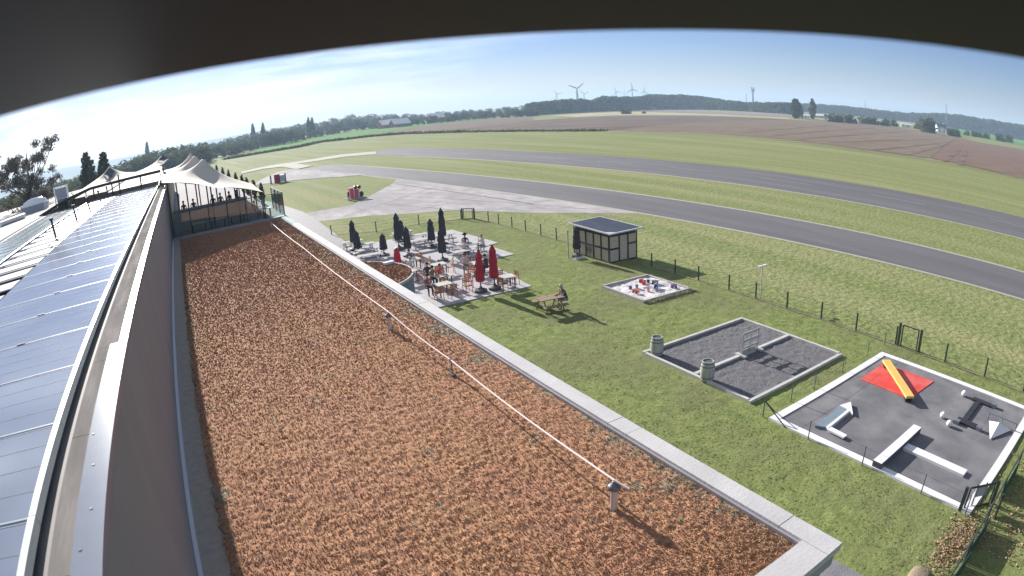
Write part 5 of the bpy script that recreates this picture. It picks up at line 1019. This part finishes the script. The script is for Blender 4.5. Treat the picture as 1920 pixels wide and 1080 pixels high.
# single trees and shrubs of the fields at right
G = 'trees around the farmhouses'
for i, (px, py, top, wpx, kind, lab) in enumerate(((1490, 222, 186, 11, 'poplar', 'left of the two broad dark poplars at the field edge'), (1496, 222, 187, 10, 'poplar', 'right half of the broad dark poplar clump'), (1503, 222, 198, 5, 'poplar', 'short slim poplar between the tall ones'), (1524, 223, 186, 10, 'poplar', 'single dark poplar right of the white shed'),
        (1175, 214, 201, 18, 'bush', 'large round lone bush in front of the horizon wood'), (1207, 213, 207, 8, 'bush', 'small lone bush right of the large round one'), (1565, 229, 208, 34, 'bush', 'wide rounded tree clump right of the poplars'), (1595, 231, 210, 26, 'bush', 'rounded tree next to the wide clump'), (1620, 232, 214, 22, 'bush', 'loose tree left of the white caravan roofs'), (1640, 234, 216, 20, 'bush', 'pale loose tree behind the field edge'), (1660, 236, 218, 20, 'bush', 'pale loose tree in the hedge row middle'), (1677, 237, 221, 16, 'bush', 'dark tree just left of the caravans'), (1720, 242, 226, 12, 'bush', 'small tree right of the caravans'),
        (1742, 249, 213, 32, 'bush', 'large dark dome shaped tree beside the white farmhouse'), (1785, 255, 238, 16, 'bush', 'low dark tree right of the white farmhouse'), (1795, 256, 240, 14, 'bush', 'low bushy tree at the shadow end by the farmhouse'), (1813, 254, 241, 11, 'bush', 'first dark round tree in the row at far right'), (1826, 256, 243, 13, 'bush', 'second dark round tree in the row at far right'), (1838, 258, 245, 12, 'bush', 'third dark round tree in the row at far right'), (1850, 260, 247, 13, 'bush', 'fourth dark round tree in the row at far right'), (1876, 265, 246, 20, 'bush', 'fifth and largest dark tree in the row at far right'), (1892, 267, 249, 14, 'bush', 'last dark tree in the row at far right'))):
    P = at(px, py, 0); r = math.hypot(P.x, P.y); plant(kind, i % 2, (P.x, P.y, 0), hgt(px, top, r) * (1.0 if kind == 'poplar' else 1.28), wpx / 1175 * r / (0.21 if kind == 'poplar' else 0.66), lab, G, leaf=(m_leafA, m_leafB)[i % 5 == 3])
# hedge along the far edge of the airfield
HL = [(425, 299), (487, 288.5), (560, 276.5), (602, 267), (640, 263), (700, 256), (760, 251.5), (880, 248), (1000, 246.3), (1140, 246)]
C = []; Rr = []
for (a, b_), (c, d) in zip(HL, HL[1:]):
    for q in range(14): t = q / 14; P = at(a + (c - a) * t, b_ + (d - b_) * t, 0); fat = 1.0 if a < 800 else 0.55; C.append((P.x, P.y, 0.55 * fat)); Rr.append((2.6, 2.6, 0.75 * fat * random.uniform(0.6, 1.3)))
Vv, Ff = leaves(C, Rr, 5200, 0.75, np.random.default_rng(12), shell=0.3); Vv[:, 2] = np.maximum(Vv[:, 2], 0.02); tag(npmesh('hedge', Vv, Ff, m_leafB), 'low ragged hedge along the far edge of the airfield grass', 'hedge')

# ================================================================== FAR BUILDINGS, TURBINES, MASTS
m_roofw = mat('pale_roof', (0.80, 0.74, 0.74), (0.86, 0.80, 0.80), scale=0.3, rough=0.6); m_roofr = mat('red_roof', (0.26, 0.10, 0.075), (0.33, 0.14, 0.105), scale=0.5, rough=0.8); m_wh = mat('house_white', (0.66, 0.66, 0.68), (0.72, 0.72, 0.74), scale=0.5, rough=0.8); m_win = mat('window_dark', (0.03, 0.035, 0.045), rough=0.2, spec=0.6)
def house(label, cat, px, py, w, d, h, rh, rot, roofm, wallm, wins=2, name='farmhouse', chim=True):
    P = at(px, py, 0); t = thing(name, label, cat, (P.x, P.y, 0), rot)
    b = MB(); b.box(-w / 2, -d / 2, 0, w / 2, d / 2, h); b.add([(-w / 2, -d / 2, h), (-w / 2, d / 2, h), (-w / 2, 0, h + rh), (w / 2, -d / 2, h), (w / 2, d / 2, h), (w / 2, 0, h + rh)], [(0, 1, 2), (3, 5, 4)]); b.build('wall', wallm, t)
    o = 0.4; b = MB(); k = rh / (d / 2)
    for s in (-1, 1):
        v = [(-w / 2 - o, s * (d / 2 + o), h - o * k), (w / 2 + o, s * (d / 2 + o), h - o * k), (w / 2 + o, 0, h + rh + 0.02), (-w / 2 - o, 0, h + rh + 0.02)]; b.add([(x, y, z + 0.05) for x, y, z in v] + [(x, y, z + 0.22) for x, y, z in v], [(0, 1, 2, 3), (4, 5, 6, 7), (0, 1, 5, 4), (1, 2, 6, 5), (3, 0, 4, 7)])
    rf = b.build('roof', roofm, t)
    if chim: b = MB(); b.box(w * 0.22, -0.35, h + rh * 0.6, w * 0.22 + 0.7, 0.35, h + rh + 0.9); b.build('chimney', wallm, rf)
    for i in range(wins):
        for z in ((1.0,) if h < 4.5 else (1.0, 3.7)): b = MB(); x = -w / 2 + w * (i + 0.5) / wins; b.box(x - 0.5, -d / 2 - 0.04, z, x + 0.5, -d / 2 - 0.003, z + 1.3); b.build('window', m_win, t)
    return t
az = lambda px, py: -math.atan2(*at(px, py)[:2])
house('white two storey farmhouse beside the large dark tree', 'house', 1764, 249, 9.5, 8, 5.4, 2.6, az(1764, 249) + 0.3, mat('grey_slate', (0.10, 0.11, 0.13), (0.14, 0.15, 0.17), scale=1, rough=0.7), m_wh)
house('long dark barn attached right of the white farmhouse', 'barn', 1785, 253, 12, 7, 3.0, 2.4, az(1785, 253) + 0.2, mat('grey_slate', (0.1, 0.1, 0.1)), mat('barn_wall', (0.10, 0.10, 0.10), (0.14, 0.14, 0.13), scale=1, rough=0.9), 0, 'barn', False)
house('small bright white caravan like shed at the field edge', 'shed', 1698, 238.5, 10, 4, 2.6, 0.7, az(1698, 238) + 0.1, m_wh, m_wh, 2, 'white_shed', False)
house('low white shed between the two poplar clumps', 'shed', 1510, 222, 9, 6, 2.6, 1.2, az(1510, 222), m_wh, m_wh, 1, 'white_shed', False)
house('long pale greenhouse like shed right of the poplars', 'shed', 1541, 222, 22, 8, 2.6, 1.4, az(1541, 222), m_wh, mat('pale_wall', (0.5, 0.47, 0.40), rough=0.8), 3, 'long_shed', False)
house('left white roofed barn at the end of the green field', 'barn', 727, 240, 17, 12, 3.5, 4.5, az(727, 240) + 0.45, m_roofw, m_roofr, 2, 'barn', False)
house('right white roofed barn next to the green field', 'barn', 750, 238, 17, 12, 3.2, 4.5, az(750, 238) + 0.45, m_roofw, m_roofr, 2, 'barn', False)
house('distant pale roofed house among the tree belt', 'house', 819, 229, 15, 11, 5, 4.5, az(819, 228) + 0.3, m_roofw, m_roofr, 2, 'farmhouse', False)
m_turb = mat('turbine_grey', (0.16, 0.165, 0.18), rough=0.6)
def turbine(label, px, py, bpx, ang, tower=1.0):
    R = 20 / (bpx / 1175.0); H = atr(px, py, R); t = thing('wind_turbine', label, 'wind turbine', (H.x, H.y, 0), -math.atan2(H.x, H.y) + 0.25, 'wind turbines on the horizon'); z = H.z
    b = MB(); b.cyl((0, 0, -1), (0, 0, z), 2.0, 1.3, 12); b.build('tower', m_turb, t); b = MB(); b.box(-1.3, -1.6, z - 1.0, 1.3, 3.6, z + 1.3); b.build('nacelle', m_turb, t)
    b = MB(); b.lathe([(1.1, 0), (0.9, 0.9), (0.1, 1.4)], n=10); hb = b.build('hub', m_turb, t); hb.location = (0, -1.6, z); hb.rotation_euler = (rad(90), 0, 0)
    for k in range(3):
        a = rad(ang + 120 * k); b = MB(); d = Vector((math.sin(a), 0, math.cos(a))); n_ = Vector((d.z, 0, -d.x))
        sec = [(0.5, 0.9, 0.7), (3.5, 2.1, 0.6), (10, 1.7, 0.4), (20, 0.75, 0.2)]; vs = []
        for l, c_, th in sec:
            for s1, s2 in ((-0.3, -1), (0.7, -1), (0.7, 1), (-0.3, 1)): q = Vector((0, -2.1, z)) + d * l + n_ * c_ * s1 * 1.5 + Vector((0, th * s2 * 0.6, 0)); vs.append(q)
        fs = [(4 * i + j, 4 * i + (j + 1) % 4, 4 * i + 4 + (j + 1) % 4, 4 * i + 4 + j) for i in range(3) for j in range(4)] + [(12, 13, 14, 15)]
        b.add(vs, fs); b.build('blade', m_turb, t)
TS = 0.5
turbine('largest and nearest wind turbine, above the horizon wood', 1081, 166, 17, 52); turbine('small wind turbine left of the largest one', 1044, 176, 10, -40); turbine('small wind turbine just right of the largest one', 1095, 176, 10, -55)
turbine('wind turbine with a low rotor left of the taller pair', 1155, 172, 9.5, -25); turbine('tiny edge on wind turbine in the gap of the right cluster', 1170.5, 174, 7, 0); turbine('tallest wind turbine of the right cluster', 1185, 167, 13, -8); turbine('rightmost wind turbine of the cluster', 1207.5, 171, 10, 0)
def mast(label, px, top, r, w, name='lattice_mast'):
    P = atr(px, top, r); h = P.z; t = thing(name, label, 'mast', (P.x, P.y, 0)); b = MB()
    for sx in (-1, 1):
        for sy in (-1, 1): b.cyl((sx * w, sy * w, 0), (sx * w * 0.3, sy * w * 0.3, h), 0.22, 0.15, 5)
    b.build('leg', m_turb, t); b = MB(); k = 8
    for i in range(k):
        z0, z1 = h * i / k, h * (i + 1) / k; f0, f1 = w * (1 - 0.7 * i / k), w * (1 - 0.7 * (i + 1) / k); b.cyl((-f0, -f0, z0), (f1, -f1, z1), 0.1, n=4); b.cyl((f0, f0, z0), (-f1, f1, z1), 0.1, n=4)
    b.build('bracing', m_turb, t); return t
mast('grey lattice mast on the right horizon above the hedge row', 1622, 188, 1500, 1.8); mast('grey lattice mast behind the white farmhouse', 1774, 196, 1100, 1.5); mast('thin lattice mast left of the water tower', 1399, 176, 1400, 1.2); mast('short lattice mast on the far right horizon', 1822, 217, 1500, 1.6)
R_ = 1150; P = atr(1411, 163, R_); wt = thing('water_tower', 'tall tower with a flared pale head on the horizon', 'tower', (P.x, P.y, 0)); h = P.z
b = MB(); b.lathe([(2.0, 0), (1.5, h * 0.45), (1.3, h * 0.72)], n=14); b.build('shaft', m_turb, wt); b = MB(); b.lathe([(1.3, h * 0.72), (3.6, h * 0.84), (3.8, h * 0.90), (1.2, h * 0.93)], n=16); b.build('head', mat('tower_head', (0.45, 0.45, 0.47), rough=0.7), wt)
for a in range(6): b = MB(); x, y = 3.0 * math.cos(a * 1.05), 3.0 * math.sin(a * 1.05); b.cyl((x, y, h * 0.9), (x, y, h), 0.35, n=5); b.build('antenna', m_turb, wt)
b = MB(); b.box(-9, -5, 0, 9, 5, 10); b.build('base_building', mat('pale_wall', (0.5, 0.47, 0.4)), wt)

# ================================================================== CAMERA HOUSING RIM: built as a dark round disc on an added pole
cn = thing('camera_housing', 'dark camera housing rim overhead, built as a round disc at the top of the picture', 'camera housing', (0, 0, 0)); RC = 1.6; ZC = CAMH + RC * math.tan(rad(6.62))
m_can = mat('housing_black', (0.009, 0.010, 0.014), (0.014, 0.015, 0.020), scale=1.5, rough=0.7)
b = MB(); b.lathe([(RC, 0.0), (RC + 0.015, 0.04), (RC - 0.04, 0.09), (0.3, 0.28), (0.02, 0.30)], (0, -0.01, ZC), n=128); b.build('roof', m_can, cn)
b = MB(); b.lathe([(0.09, 0), (0.09, ZC - 7.95)], (-0.0, -1.3, 7.95), n=14); b.build('pole', m_can, cn)

# ================================================================== HAZE
hz_m = bpy.data.materials.new('haze_air'); hz_m.use_nodes = True; t = hz_m.node_tree; t.nodes.clear(); o = N(t, 'ShaderNodeOutputMaterial'); pv = N(t, 'ShaderNodeVolumePrincipled')
pv.inputs['Color'].default_value = (0.58, 0.78, 1.0, 1); pv.inputs['Density'].default_value = 0.00033; pv.inputs['Anisotropy'].default_value = 0.1; t.links.new(pv.outputs[0], o.inputs['Volume'])
b = MB(); b.box(-5400, -5400, -1.0, 5400, 5400, 100); o = b.build('haze', hz_m); o['kind'] = 'stuff'; o['label'] = 'thin pale blue haze over the distant fields and woods'; o['category'] = 'haze'
bpy.context.view_layer.update()
